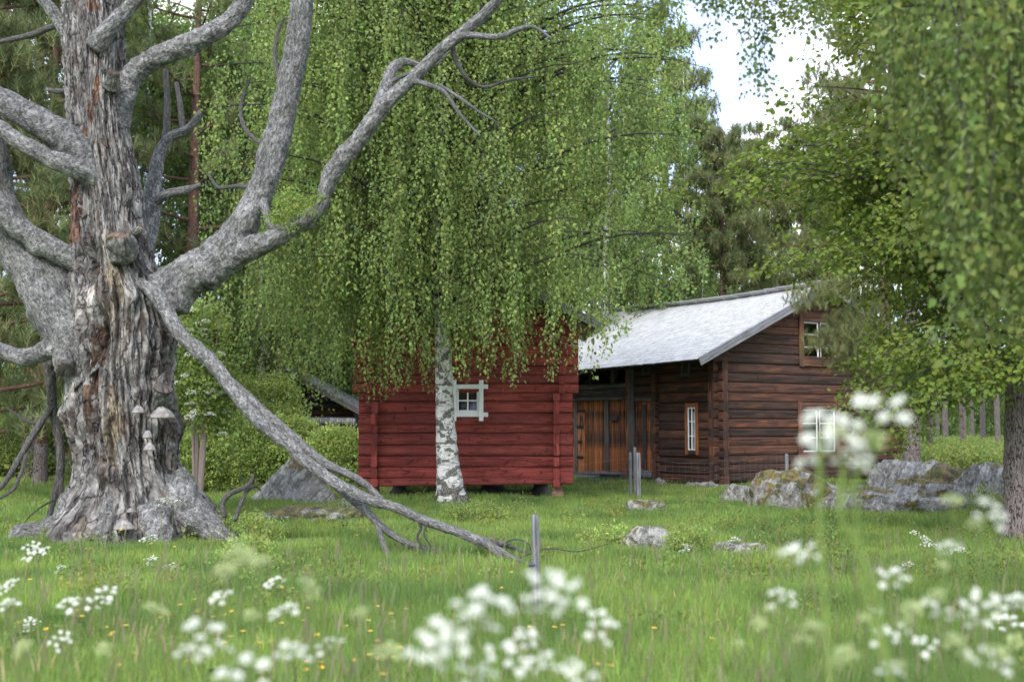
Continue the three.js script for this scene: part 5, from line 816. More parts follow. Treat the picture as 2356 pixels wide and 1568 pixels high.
function weld(geo) { const p = geo.attributes.position, c = geo.attributes.color, u = geo.attributes.uv, map = new Map(), idx = [], P = [], C = [], U = []; for (let i = 0; i < p.count; i++) { const k = [p.getX(i), p.getY(i), p.getZ(i)].map((e) => Math.round(e * 2000)).join(); if (!map.has(k)) { map.set(k, P.length / 3); P.push(p.getX(i), p.getY(i), p.getZ(i)); C.push(c.getX(i), c.getY(i), c.getZ(i)); U.push(u.getX(i), u.getY(i)); } idx.push(map.get(k)); } const g = new THREE.BufferGeometry(); g.setAttribute('position', new THREE.Float32BufferAttribute(P, 3)); g.setAttribute('color', new THREE.Float32BufferAttribute(C, 3)); g.setAttribute('uv', new THREE.Float32BufferAttribute(U, 2)); g.setIndex(idx); return g; }
boulder('large pointed grey boulder behind the drooping limb of the ancient tree', 672, 1166, 225, 112, 0.8, 1.3, { peak: 0.9, side: 0.35, moss: 0.1 });
boulder('low mossy boulder in the grass in front of the pointed boulder', 705, 1205, 290, 42, 0.5, 4.1, { moss: 0.5, flat: 0.5 });
boulder('pale flat stone behind the left side of the pointed boulder', 578, 1120, 120, 40, 0.8, 6.6, { moss: 0.2, flat: 0.5 });
boulder('small pale stone under the drooping limb right of the pointed boulder', 800, 1180, 60, 34, 0.8, 8.2, { moss: 0 });
boulder('rounded grey boulder by the pine trunk left of the ancient tree', 140, 1103, 150, 80, 0.8, 2.9, { moss: 0.25 });
boulder('small mossy stone in the short grass before the plank doors', 1490, 1184, 105, 34, 0.7, 3.3, { moss: 0.3 });
boulder('angular grey stone with twigs in the grass right of the fence post', 1515, 1275, 145, 70, 0.6, 5.5, { moss: 0.1, lean: -0.35, peak: 0.3 });
boulder('low grey slab in the grass, right of the angular stone', 1710, 1285, 125, 42, 0.5, 7.1, { moss: 0.05, flat: 0.4 });
boulder('small grey boulder at the corner of the brown house', 1706, 1152, 92, 44, 0.7, 9.4, { moss: 0 });
boulder('broad flat boulder with moss cushions before the brown house window', 1832, 1172, 215, 92, 0.8, 10.2, { moss: 0.55, flat: 0.35 });
boulder('long low grey boulder behind the tall cow parsley', 2060, 1186, 285, 74, 0.6, 12.6, { moss: 0.25, flat: 0.4 });
boulder('big lichen-spotted boulder at the foot of the pine by the house', 2112, 1165, 205, 122, 0.8, 13.7, { moss: 0.0, flat: 0.5 });
boulder('brown mossy boulder ridge between the pine and the aspen', 2205, 1178, 240, 104, 0.8, 15.1, { moss: 0.6, flat: 0.5 });
boulder('dark lichened boulder beside the aspen trunk', 2295, 1184, 185, 130, 0.7, 16.8, { moss: 0.02, flat: 0.55 });
boulder('small grey stone at the foot of the long boulder', 2035, 1190, 90, 40, 0.7, 18.3, { moss: 0, detail: 16 });
// foundation stones of the brown house
[['square foundation stone under the cross wall of the brown house', 1520, 1117, 30, 22], ['pale foundation stone under the narrow window of the brown house', 1600, 1122, 44, 16], ['long pale foundation stone near the corner of the brown house', 1635, 1126, 52, 18], ['small foundation stone under the corner logs of the brown house', 1668, 1123, 30, 12]].forEach(([l, x, y, w, h], i) => { const b = boulder(l, x, y, w, h, 1, 20 + i * 1.7, { moss: -0.3, detail: 12, flat: 0.5 }); b.name = numbered('foundation_stone'); b.userData.category = 'stone'; b.userData.group = 'foundation stones of the brown house'; });

// ---------------------------------------------------------------- fence posts and wire
function post(label, vx, top, foot, w, o = {}) {
  const p = onGround(vx, foot), d = -p.z, h = (foot - top) / PX(d), r = w / 2 / PX(d), g = new GB(), n = 16;
  const pts = [...Array(n + 1)].map((_, k) => V3((o.lean || 0) * h * k / n, -0.15 + (h + 0.15) * k / n, 0)); tubeInto(g, pts, pts.map((_, k) => r * (k === n ? 0.86 : 1)), 10, [1, 1, 1], { lump: 0.1, freq: 4 });
  const u = g.u; for (let i = 0; i < u.length; i += 2) { const a = u[i]; u[i] = u[i + 1]; u[i + 1] = a * 0.2; }
  const m = mesh(numbered('fence_post'), g.build(), o.mat || M.grey); m.position.copy(p); tag(m, label, 'fence post', 'posts of the wire fence'); return m;
}
const pA = post('weathered round fence post in the meadow, nearest to the camera', 1237, 1175, 1440, 18, { lean: -0.02, mat: M.greyDull });
{ const m = mesh('insulator', new THREE.CylinderGeometry(0.018, 0.022, 0.05, 10), std({ color: lin(0.02, 0.03, 0.06), roughness: 0.5 }), pA); m.position.set(-0.045, 0.52, 0.01); m.rotation.z = 1.57; m.userData.label = 'dark blue wire insulator'; }
const pB = post('thin grey fence post beside the white birch trunk', 1069, 1045, 1152, 9, { lean: -0.02 });
const pC = post('thickest grey post of the trio before the plank doors', 1469, 1042, 1148, 11); post('slim brown stake, leftmost of the trio before the plank doors', 1451, 1040, 1147, 6, { mat: M.greyDull }); post('middle grey post of the trio before the plank doors', 1461, 1030, 1138, 7);
const pD = post('grey fence post standing on the flat boulder before the lower gable window', 1811, 1045, 1120, 8); const pE = post('grey fence post among the shrubs right of the ancient tree', 476, 1012, 1098, 9, { lean: 0.04 });
post('small far fence post left of two at the wood edge', 2213, 1040, 1072, 7); post('small far fence post right of two at the wood edge', 2257, 1033, 1070, 8); post('fence post right beside the pine trunk near the house corner', 2084, 1000, 1065, 8);
{
  const fence = (label, stops) => {
    const o = thing('wire_fence', label, 'fence', stops[0].clone()); const g = new GB(), rnd = mulberry(stops.length * 17);
    for (let s = 0; s < stops.length - 1; s++) {
      const a = stops[s], b = stops[s + 1], n = Math.max(4, Math.round(a.distanceTo(b) / 0.28)), hs = [0.04, 0.22, 0.42, 0.64, 0.86], grid = hs.map((h) => [...Array(n + 1)].map((_, k) => { const t = k / n, p = a.clone().lerp(b, t); p.y = ground(p.x, p.z) + h - 0.10 * Math.sin(t * Math.PI) * (0.5 + h) + 0.02 * rnd(); p.x += 0.02 * (rnd() - 0.5); return p.sub(o.position); }));
      grid.forEach((line) => tubeInto(g, line, line.map(() => 0.0013), 3, [1, 1, 1]));
      for (let k = 1; k < n; k++) { const v = grid.map((l) => l[k]); tubeInto(g, v, v.map(() => 0.0009), 3, [1, 1, 1]); }
    }
    mesh('wire_mesh', g.build(), M.wire, o);
  };
  const q = onGround(828, 1140), r = onGround(2090, 1092);
  fence('sagging sheep wire fence strung from the shrubs past the red and brown houses', [pE.position, q, pB.position, pC.position, pD.position, r]);
}
// ---------------------------------------------------------------- grass (uncountable)
function grassTuft(seed, n, H, spread, wd, col, opt = {}) {
  const rnd = mulberry(seed), g = new GB();
  for (let k = 0; k < n; k++) {
    const a = rnd() * 6.283, r = spread * Math.sqrt(rnd()), x = Math.cos(a) * r, z = Math.sin(a) * r, h = H * (0.5 + 0.6 * rnd()), b = rnd() * 6.283, bend = h * (0.1 + 0.45 * rnd() ** 2), w = wd * (0.6 + 0.7 * rnd()), c = Math.cos(b), s = Math.sin(b), f = rnd() * 6.283, fx = Math.cos(f) * w, fz = Math.sin(f) * w;
    const dry = rnd() < (opt.dry ?? 0.06), v = 0.75 + 0.5 * rnd(), C = dry ? [0.3 * v, 0.26 * v, 0.13 * v] : [col[0] * v * (0.85 + 0.3 * rnd()), col[1] * v, col[2] * v]; let p = null;
    for (let q = 0; q <= 3; q++) { const t = q / 3, px = x + c * bend * t * t, pz = z + s * bend * t * t, py = h * t - bend * 0.25 * t * t - 0.02, ww = q === 3 ? 0 : 1 - t * 0.55; if (q < 3) { const A = g.v(px - fx * ww, py, pz - fz * ww, ...C), B = g.v(px + fx * ww, py, pz + fz * ww, ...C); if (p) { g.t(p[0], p[1], B); g.t(p[0], B, A); } p = [A, B]; } else { const A = g.v(px, py, pz, ...C); g.t(p[0], p[1], A); } }
  }
  if (opt.heads) for (let k = 0; k < opt.heads; k++) { const a = rnd() * 6.283, r = spread * rnd(), x = Math.cos(a) * r, z = Math.sin(a) * r, h = H * (1.05 + 0.45 * rnd()), lx = (rnd() - 0.5) * 0.12, lz = (rnd() - 0.5) * 0.12; tubeInto(g, [V3(x, 0, z), V3(x + lx * 0.5, h * 0.6, z + lz * 0.5), V3(x + lx, h, z + lz)], [0.0014, 0.0012, 0.001], 3, [0.17, 0.2, 0.07]); const q = V3(x + lx, h, z + lz), v = 0.8 + 0.4 * rnd(), hc = rnd() < 0.6 ? [0.3 * v, 0.29 * v, 0.17 * v] : [0.2 * v, 0.24 * v, 0.09 * v]; tubeInto(g, [q, q.clone().add(V3(lx * 0.1, 0.025, lz * 0.1)), q.clone().add(V3(lx * 0.25, 0.06, lz * 0.25)), q.clone().add(V3(lx * 0.4, 0.085, lz * 0.4))], [0.001, 0.0042, 0.0038, 0.001], 5, hc); }
  return g.build();
}
const GRASS = { tall: [1, 2, 3].map((k) => grassTuft(1200 + k, 24, 0.4, 0.13, 0.0047, GREEN.grass, { dry: 0.02 })), head: [4, 5].map((k) => grassTuft(1200 + k, 20, 0.36, 0.14, 0.0032, GREEN.grass, { heads: 2, dry: 0.03 })), mid: [6, 7, 8].map((k) => grassTuft(1200 + k, 28, 0.22, 0.16, 0.0056, GREEN.grass, { dry: 0.05 })), short: [9, 10].map((k) => grassTuft(1200 + k, 34, 0.11, 0.2, 0.006, [0.21, 0.275, 0.075])) };
const ROCKS = scene.children.filter((o) => /boulder/.test(o.name)).map((o) => { o.geometry.computeBoundingBox(); const b = o.geometry.boundingBox; return [o.position.x, o.position.z, (b.max.x - b.min.x) * 0.36, (b.max.z - b.min.z) * 0.36]; });
const blocked = (x, z) => { if (Math.abs(x + 0.955) < 2.1 && z < -26.6 && z > -31.4) return true; for (const [a, b, c, d] of ROCKS) if (((x - a) / c) ** 2 + ((z - b) / d) ** 2 < 1) return true; const hx = x + 3.17, hz = z + 17.5; if (hx * hx + hz * hz < 0.75) return true; const lx = (x - 5.29) * 0.817 + (z + 32.84) * -0.577, lz = (x - 5.29) * 0.577 + (z + 32.84) * 0.817; return lx > -0.12 && lx < 7.6 && lz < 0.1 && lz > -8.4; };
{
  const rnd = mulberry(909), lists = { tall: [], head: [], mid: [], short: [] };
  const sow = (n, d0, d1, pick, spreadX = 0.43) => { for (let k = 0; k < n; k++) { const d = Math.sqrt(lerp(d0 * d0, d1 * d1, rnd())), x = (rnd() * 2 - 1) * (d * spreadX + 0.5), z = -d; if (blocked(x, z)) continue; const [kind, s] = pick(x, d); const c = fb3(x * 0.35, 2, z * 0.35, 3), t = tint(rnd, 0.7, 0.05 + c * 0.22), b = 1.12 + c * 0.6; lists[kind].push([mat4(V3(x, ground(x, z), z), (rnd() - 0.5) * 0.25, rnd() * 6.3, (rnd() - 0.5) * 0.25, s * (0.65 + 0.6 * rnd())), t[0] * b, t[1] * b, t[2] * b]); } };
  const patch = (x, d) => n3(x * 0.3, 7, d * 0.2) + 0.8 * n3(x * 1.1, 3, d * 0.9);
  sow(13500, 4.2, 12, (x, d) => [rnd() < 0.07 ? 'head' : 'tall', lerp(1.0, 0.5, clamp((d - 5) / 4.5, 0, 1)) + 0.15 * patch(x, d)]);
  sow(19000, 12, 20, (x, d) => { const k = clamp((d - 12) / 8, 0, 1); return rnd() < 0.5 - k * 0.3 ? [rnd() < 0.05 ? 'head' : 'tall', 0.45 - 0.1 * k + 0.15 * patch(x, d)] : ['mid', 0.7 + 0.05 * k + 0.2 * patch(x, d)]; });
  sow(21000, 20, 30, (x, d) => ['mid', (x > 1.4 && d > 23 ? 0.4 : 0.75) + 0.2 * patch(x, d)]);
  sow(22000, 30, 58, (x, d) => ['short', 1.6 + 0.4 * patch(x, d)]);
  for (let k = 0; k < 170; k++) { const d = 4.5 + 5 * rnd(), x = (rnd() * 2 - 1) * d * 0.43, z = -d; lists.head.push([mat4(V3(x, ground(x, z), z), (rnd() - 0.5) * 0.2, rnd() * 6.3, (rnd() - 0.5) * 0.2, 0.9 + 0.25 * rnd(), 1.2 + 0.5 * rnd()), 1.05, 1.0, 0.95]); }
  const grp = new THREE.Group(); grp.name = 'meadow_grass'; scene.add(grp); tag(grp, 'tall green meadow grass with seed heads filling the foreground', 'grass', null, 'stuff');
  for (const k in lists) { const bs = GRASS[k].map(() => []); lists[k].forEach((e, i) => bs[i % bs.length].push(e)); bs.forEach((b, i) => b.length && instanced('grass_blades', GRASS[k][i], M.leaf, b, grp)); }
}
{ // broad-leaved weeds mixed into the grass
  const rnd = mulberry(929), list = [];
  for (let k = 0; k < 2600; k++) { const d = 5 + 24 * rnd(), x = (rnd() * 2 - 1) * d * 0.43, z = -d; if (blocked(x, z) || n3(x * 0.5, 11, z * 0.5) < 0.05) continue; list.push([along(V3(x, ground(x, z) + 0.01, z), V3((rnd() - 0.5) * 0.9, 1, (rnd() - 0.5) * 0.9).normalize(), 0.4 + 0.35 * rnd(), rnd() * 6.3), ...tint(rnd, 0.5, rnd() < 0.2 ? 0.25 : 0.02).map((c) => c * 0.85)]); }
  const o = new THREE.Group(); o.name = 'meadow_weeds'; scene.add(o); tag(o, 'broad-leaved green weeds growing in patches among the meadow grass', 'weeds', null, 'stuff'); foliage(o, GEO.shrub, M.leaf, list);
}
{ // low bilberry scrub on the forest floor at right and under the trees
  const rnd = mulberry(919), list = [];
  for (let k = 0; k < 5200; k++) { const d = 36 + 70 * rnd() ** 1.6, vx = rnd() < 0.7 ? lerp(2060, 2500, rnd()) : lerp(-200, 900, rnd()), p = at(vx, 980, d); p.y = ground(p.x, p.z) + 0.05 + 0.25 * rnd(); if (blocked(p.x, p.z)) continue; list.push([along(p, V3(rnd() - 0.5, 0.7, rnd() - 0.5).normalize(), 1.0 + 0.8 * rnd(), rnd() * 6.3), ...tint(rnd, 0.4, 0.06).map((c) => c * 0.95)]); }
  const o = new THREE.Group(); o.name = 'bilberry_scrub'; scene.add(o); tag(o, 'low bright green bilberry scrub on the forest floor', 'undergrowth', null, 'stuff'); foliage(o, GEO.shrub, M.leaf, list);
}
// ---------------------------------------------------------------- shrubs
function shrub(name, label, vx, foot, w, h, n, opt = {}) {
  const rnd = mulberry(opt.seed || Math.round(vx * 7 + foot)), p = onGround(vx, foot); if (opt.depth) { const q = at(vx, 980, opt.depth); p.set(q.x, ground(q.x, q.z), q.z); } const s = PX(-p.z), W = w / s / 2, H = h / s, o = thing(name, label, opt.cat || 'shrub', p, opt.group), list = [], st_ = new GB();
  for (let k = 0; k < (opt.stems || 9); k++) { const a = rnd() * 6.283, r = W * Math.sqrt(rnd()) * 0.8, P = new THREE.QuadraticBezierCurve3(V3(r * 0.15 * Math.cos(a), -0.05, r * 0.15 * Math.sin(a)), V3(r * 0.4 * Math.cos(a), H * 0.6, r * 0.4 * Math.sin(a)), V3(r * Math.cos(a), H * (0.75 + 0.2 * rnd()), r * 0.8 * Math.sin(a))).getPoints(6); tubeInto(st_, P, P.map((_, q) => lerp(0.018, 0.005, q / 6) * (opt.stemK || 1)), 5, [0.25, 0.2, 0.17]); }
  mesh('stem', st_.build(), M.plain, o);
  for (let k = 0; k < n; k++) { const a = rnd() * 6.283, u = Math.sqrt(rnd()), t = (opt.from || 0) + (1 - (opt.from || 0)) * rnd() ** 0.8, r = W * u * Math.sqrt(Math.max(0.06, 1 - (Math.max(0, t - 0.3) / 0.75) ** 2)), q = V3(Math.cos(a) * r, H * t * (0.9 + 0.15 * n3(Math.cos(a) * 2 + vx, 1, Math.sin(a) * 2)), Math.sin(a) * r * 0.8); list.push([along(q, V3(Math.cos(a) * 0.5 + rnd() - 0.5, 0.1 + rnd() * 0.7, Math.sin(a) * 0.5 + rnd() - 0.5).normalize(), (opt.scale || 1) * (0.7 + 0.6 * rnd()), rnd() * 6.3), ...tint(rnd, 0.5, opt.warm ?? 0.03).map((c) => c * 1.2 * (opt.bright || 1))]); }
  foliage(o, opt.geo || GEO.shrub, M.leaf, list);
  if (opt.flowers) { const fl = []; for (let k = 0; k < opt.flowers; k++) { const a = rnd() * 3.5 - 0.2, t = 0.38 + 0.62 * rnd(), r = W * 0.95 * Math.sqrt(Math.max(0.1, 1 - (Math.max(0, t - 0.3) / 0.75) ** 2)); fl.push(V3(Math.cos(a) * r, H * t, Math.sin(a) * r * 0.85 + 0.12)); } fl.forEach((q) => { const m = mesh('flower_cluster', FLOWERS[Math.floor(rnd() * 3)], M.petal, o); m.position.copy(q); m.rotation.set(rnd() * 0.7, rnd() * 6, rnd() * 0.5 - 0.25); m.scale.setScalar(0.9 + 0.5 * rnd()); }); }
  return o;
}
const FLOWERS = [1, 2, 3].map((k) => { const rnd = mulberry(1300 + k), g = new GB(); for (let i = 0; i < 46; i++) { const a = rnd() * 6.283, r = 0.075 * Math.sqrt(rnd()), c = V3(Math.cos(a) * r, 0.03 * (1 - (r / 0.075) ** 2) + 0.008 * rnd(), Math.sin(a) * r), m = g.v(c.x, c.y, c.z, 0.72, 0.7, 0.55), q = []; const tl = (rnd() - 0.5) * 0.6, tk = (rnd() - 0.5) * 0.6; for (let e = 0; e < 5; e++) { const b = e / 5 * 6.283; q.push(g.v(c.x + Math.cos(b) * 0.011, c.y + 0.011 * (tl * Math.cos(b) + tk * Math.sin(b)), c.z + Math.sin(b) * 0.011, 0.8, 0.8, 0.76)); } for (let e = 0; e < 5; e++) g.t(m, q[(e + 1) % 5], q[e]); } return g.build(); });
shrub('flowering_shrub', 'tall dark green rowan bush with white flower clusters right of the ancient trunk', 455, 1000, 150, 490, 420, { depth: 22, flowers: 46, stems: 12, stemK: 1.8, bright: 0.95, from: 0.42, seed: 31 });
shrub('shrub', 'light green shrub under the flowering rowan beside the ancient trunk', 440, 1075, 190, 150, 620, { depth: 29, seed: 32, bright: 1.1 });
shrub('shrub', 'light green shrub behind the grey post left of the shed', 560, 1082, 210, 135, 800, { depth: 33, seed: 33 });
shrub('shrub', 'light green shrub before the middle of the dark shed', 665, 1078, 170, 140, 620, { depth: 34, seed: 34 });
shrub('shrub', 'pale green shrub against the left corner of the red storehouse', 775, 1095, 135, 118, 560, { depth: 32.6, seed: 35, bright: 1.12 });
shrub('shrub', 'taller darker shrub before the left half of the dark shed', 600, 1060, 210, 240, 800, { depth: 36, seed: 36, bright: 1 });
shrub('shrub', 'dark green shrub at the left edge behind the pine trunk', 30, 1075, 160, 130, 520, { depth: 37, seed: 37, bright: 0.8 });
shrub('shrub', 'green shrub behind the grey boulder left of the ancient tree', 150, 1070, 120, 120, 420, { depth: 41, seed: 38, bright: 0.85 });
shrub('leafy_plant', 'clump of broad-leaved herbs right of the near fence post', 1400, 1268, 95, 34, 60, { cat: 'plant', seed: 41, scale: 0.55, stems: 14, stemK: 0.3, bright: 1.1 });
shrub('leafy_plant', 'leafy herb growing over the angular grey stone', 1585, 1282, 70, 46, 60, { cat: 'plant', seed: 42, scale: 0.5, stems: 10, stemK: 0.3 });
shrub('leafy_plant', 'leafy herbs at the right root of the ancient tree', 570, 1240, 150, 40, 90, { cat: 'plant', seed: 43, scale: 0.5, stems: 16, stemK: 0.3 });
shrub('leafy_plant', 'leafy herbs at the foot of the white birch', 1100, 1200, 130, 36, 70, { cat: 'plant', seed: 44, scale: 0.6, stems: 12, stemK: 0.3, bright: 0.85 });
shrub('leafy_plant', 'green herb bush at the foot of the aspen', 2280, 1205, 80, 55, 70, { cat: 'plant', seed: 45, scale: 0.6, stems: 10, stemK: 0.3, bright: 0.85 });
shrub('leafy_plant', 'tall bright herb in the left foreground grass', 560, 1330, 110, 70, 60, { cat: 'plant', seed: 46, scale: 0.5, stems: 16, stemK: 0.25, bright: 1.1 });

// ---------------------------------------------------------------- cow parsley
function umbellet(seed, r) { const rnd = mulberry(seed), g = new GB(); for (let i = 0; i < 15; i++) { const a = i * 2.4, q = r * Math.sqrt((i + 0.4) / 15), s = r * (0.26 + 0.1 * rnd()), c = V3(Math.cos(a) * q, r * 0.45 * (1 - (q / r) ** 2) + r * 0.1 * rnd(), Math.sin(a) * q), m = g.v(c.x, c.y + s * 0.1, c.z, 0.66, 0.68, 0.5), ring = [], tx = (rnd() - 0.5) * 0.8, tz = (rnd() - 0.5) * 0.8; for (let e = 0; e < 5; e++) { const b = e / 5 * 6.283 + i; ring.push(g.v(c.x + Math.cos(b) * s, c.y + s * (tx * Math.cos(b) + tz * Math.sin(b)), c.z + Math.sin(b) * s, 0.74, 0.75, 0.71)); } for (let e = 0; e < 5; e++) g.t(m, ring[(e + 1) % 5], ring[e]); tubeInto(g, [V3(0, -r * 1.0, 0), c], [r * 0.03, r * 0.03], 3, [0.2, 0.27, 0.08]); } return g; }
const UMB = [1, 2, 3, 4].map((k) => umbellet(1400 + k, 0.0098)), BUD = [1, 2].map((k) => { const g = umbellet(1420 + k, 0.008); for (let i = 0; i < g.c.length; i += 3) { g.c[i] = 0.36; g.c[i + 1] = 0.42; g.c[i + 2] = 0.18; } return g; });
function inject(dst, src, m4) { const o = dst.n, v = V3(); for (let i = 0; i < src.n; i++) { v.set(src.p[i * 3], src.p[i * 3 + 1], src.p[i * 3 + 2]).applyMatrix4(m4); dst.v(v.x, v.y, v.z, src.c[i * 3], src.c[i * 3 + 1], src.c[i * 3 + 2]); } for (const i of src.i) dst.i.push(i + o); }
function umbelGeo(seed, n, R, src) { const rnd = mulberry(seed), g = new GB(); for (let k = 0; k < n; k++) { const a = k * 2.4 + rnd() * 0.6, q = R * Math.sqrt((k + 0.5) / n), e = V3(Math.cos(a) * q, R * 0.85 * (1 - 0.5 * (q / R) ** 2) + R * 0.12 * (rnd() - 0.5), Math.sin(a) * q); tubeInto(g, [V3(0, -R * 0.15, 0), e.clone().multiplyScalar(0.55).add(V3(0, R * 0.06, 0)), e], [0.0012, 0.0009, 0.0008], 3, [0.2, 0.27, 0.08]); inject(g, src[k % src.length], mat4(e, (rnd() - 0.5) * 0.5 + e.z * 6, rnd() * 6, (rnd() - 0.5) * 0.5 - e.x * 6, 0.8 + 0.4 * rnd())); } return g.build(); }
const UMBEL = [1, 2, 3, 4, 5].map((k) => umbelGeo(1450 + k, 7 + k % 3, 0.036 + 0.004 * k, UMB)), BUDS = [1, 2].map((k) => umbelGeo(1470 + k, 8, 0.026, BUD));
const FROND = [1, 2].map((k) => { const rnd = mulberry(1480 + k), g = new GB(); for (let i = 0; i < 16; i++) { const t = i / 16, sgn = i % 2 ? 1 : -1, b = V3(0, 0.02 * Math.sin(t * 3), t * 0.24), L = 0.11 * (1 - t * 0.8); for (let j = 0; j < 6; j++) { const u = (j + 0.6) / 6, p = b.clone().add(V3(sgn * L * u, -0.02 * u, L * u * 0.35)); for (const e of [-1, 1]) leafInto(g, p, V3(sgn * 0.6, -0.1, e * 0.8 + 0.3).normalize(), V3((rnd() - 0.5) * 0.4, 1, 0).normalize(), 0.028 * (1.2 - u * 0.6), 0.012, [0.11, 0.2, 0.04], 2); } } tubeInto(g, [V3(0, 0, -0.05), V3(0, 0.02, 0.12), V3(0, 0, 0.25)], [0.0018, 0.0014, 0.0008], 3, [0.15, 0.22, 0.06]); return g.build(); });
// heads: [x, y, depth, size, bud share]
const HEADS = [
  [[1890, 985, 2.15, 0.95], [1945, 1040, 2.15, 0.85], [1888, 1062, 2.2, 0.75], [1968, 1078, 2.1, 0.4], [2018, 970, 2.1, 0.95], [1920, 1000, 2.2, 0.8, 1], [2005, 1010, 2.2, 0.9, 1]],
  [[2265, 1182, 2.3, 0.85], [2190, 1150, 2.35, 0.8, 1], [2245, 1205, 2.3, 0.7, 1]], [[1842, 1284, 2.6, 0.95], [1795, 1275, 2.7, 0.8, 1]], [[2050, 1332, 3.0, 0.85]], [[1800, 1382, 2.9, 0.9], [1770, 1400, 3, 0.7, 1]], [[2186, 1268, 2.8, 0.6], [2170, 1300, 2.8, 0.7, 1]], [[2250, 1395, 2.8, 1.25], [2230, 1430, 2.9, 0.8]], [[2338, 1392, 2.9, 1]], [[2055, 1468, 3.0, 0.95]], [[2315, 1445, 5.0, 1.5]], [[2130, 1490, 3.6, 1.0]], [[2012, 1406, 3.2, 0.5], [1990, 1420, 3.2, 0.8, 1]],
  [[1112, 1410, 2.1, 1.15], [1090, 1450, 2.15, 0.8]], [[1015, 1478, 2.0, 1.1], [985, 1510, 2.05, 0.9]], [[1255, 1350, 2.2, 1.0], [1300, 1375, 2.25, 1.05], [1240, 1395, 2.2, 0.7]], [[1372, 1447, 2.9, 1.0]], [[1213, 1470, 2.9, 0.95]], [[1165, 1522, 2.6, 1.0]], [[1248, 1528, 2.7, 0.85]], [[1090, 1560, 2.2, 0.9]], [[1320, 1566, 2.2, 0.9]],
  [[465, 1480, 2.6, 1.2], [430, 1505, 2.6, 0.8]], [[668, 1508, 2.7, 1.0]], [[762, 1492, 3.4, 0.85]], [[895, 1492, 3.0, 1.2, 1], [870, 1505, 3, 0.9, 1]], [[562, 1556, 2.3, 1.2]], [[550, 1275, 2.3, 1.2, 1], [600, 1292, 2.4, 1.0, 1], [520, 1310, 2.4, 0.9, 1]], [[662, 1408, 3.6, 1.0], [640, 1415, 3.7, 0.8]], [[580, 1412, 3.3, 0.9, 1]], [[512, 1378, 4.6, 1.2]], [[640, 1348, 6, 1.3]], [[248, 1368, 5.5, 1.3], [222, 1390, 5.5, 1.1]], [[160, 1392, 5.2, 1.3], [185, 1380, 5.3, 0.9, 1]], [[88, 1280, 8, 1.8], [72, 1262, 8, 1.2]], [[20, 1395, 5, 1.2]], [[136, 1476, 5.2, 1.1]], [[60, 1480, 3.4, 0.9, 1], [45, 1500, 3.4, 0.8, 1]], [[30, 1345, 6, 1.0], [12, 1352, 6, 0.9]], [[1700, 1480, 3.2, 0.7, 1]], [[830, 1410, 2.6, 0.9, 1]],
  [[1870, 1440, 2.6, 1, 1], [1850, 1470, 2.6, 0.8, 1]], [[1950, 1500, 2.5, 1, 1], [1920, 1520, 2.5, 0.8, 1]], [[2100, 1400, 2.5, 1, 1], [2085, 1430, 2.5, 0.8, 1]], [[2160, 1370, 2.6, 1, 1], [2145, 1410, 2.7, 0.8]], [[2190, 1470, 2.6, 1.1, 1], [2215, 1500, 2.6, 0.8, 1]], [[2290, 1500, 2.5, 1, 1], [2270, 1530, 2.5, 0.9]], [[2340, 1470, 3.2, 1, 1]], [[1745, 1430, 3, 0.9, 1]], [[2070, 1530, 2.7, 0.9, 1], [2050, 1545, 2.7, 0.8]], [[700, 1340, 3.0, 1.1, 1], [720, 1360, 3.0, 0.9, 1]], [[345, 1395, 3.6, 0.9, 1], [370, 1405, 3.6, 0.8, 1]], [[240, 1490, 3.2, 0.9, 1]],
];
HEADS.sort((a, b) => a[0][0] - b[0][0]);
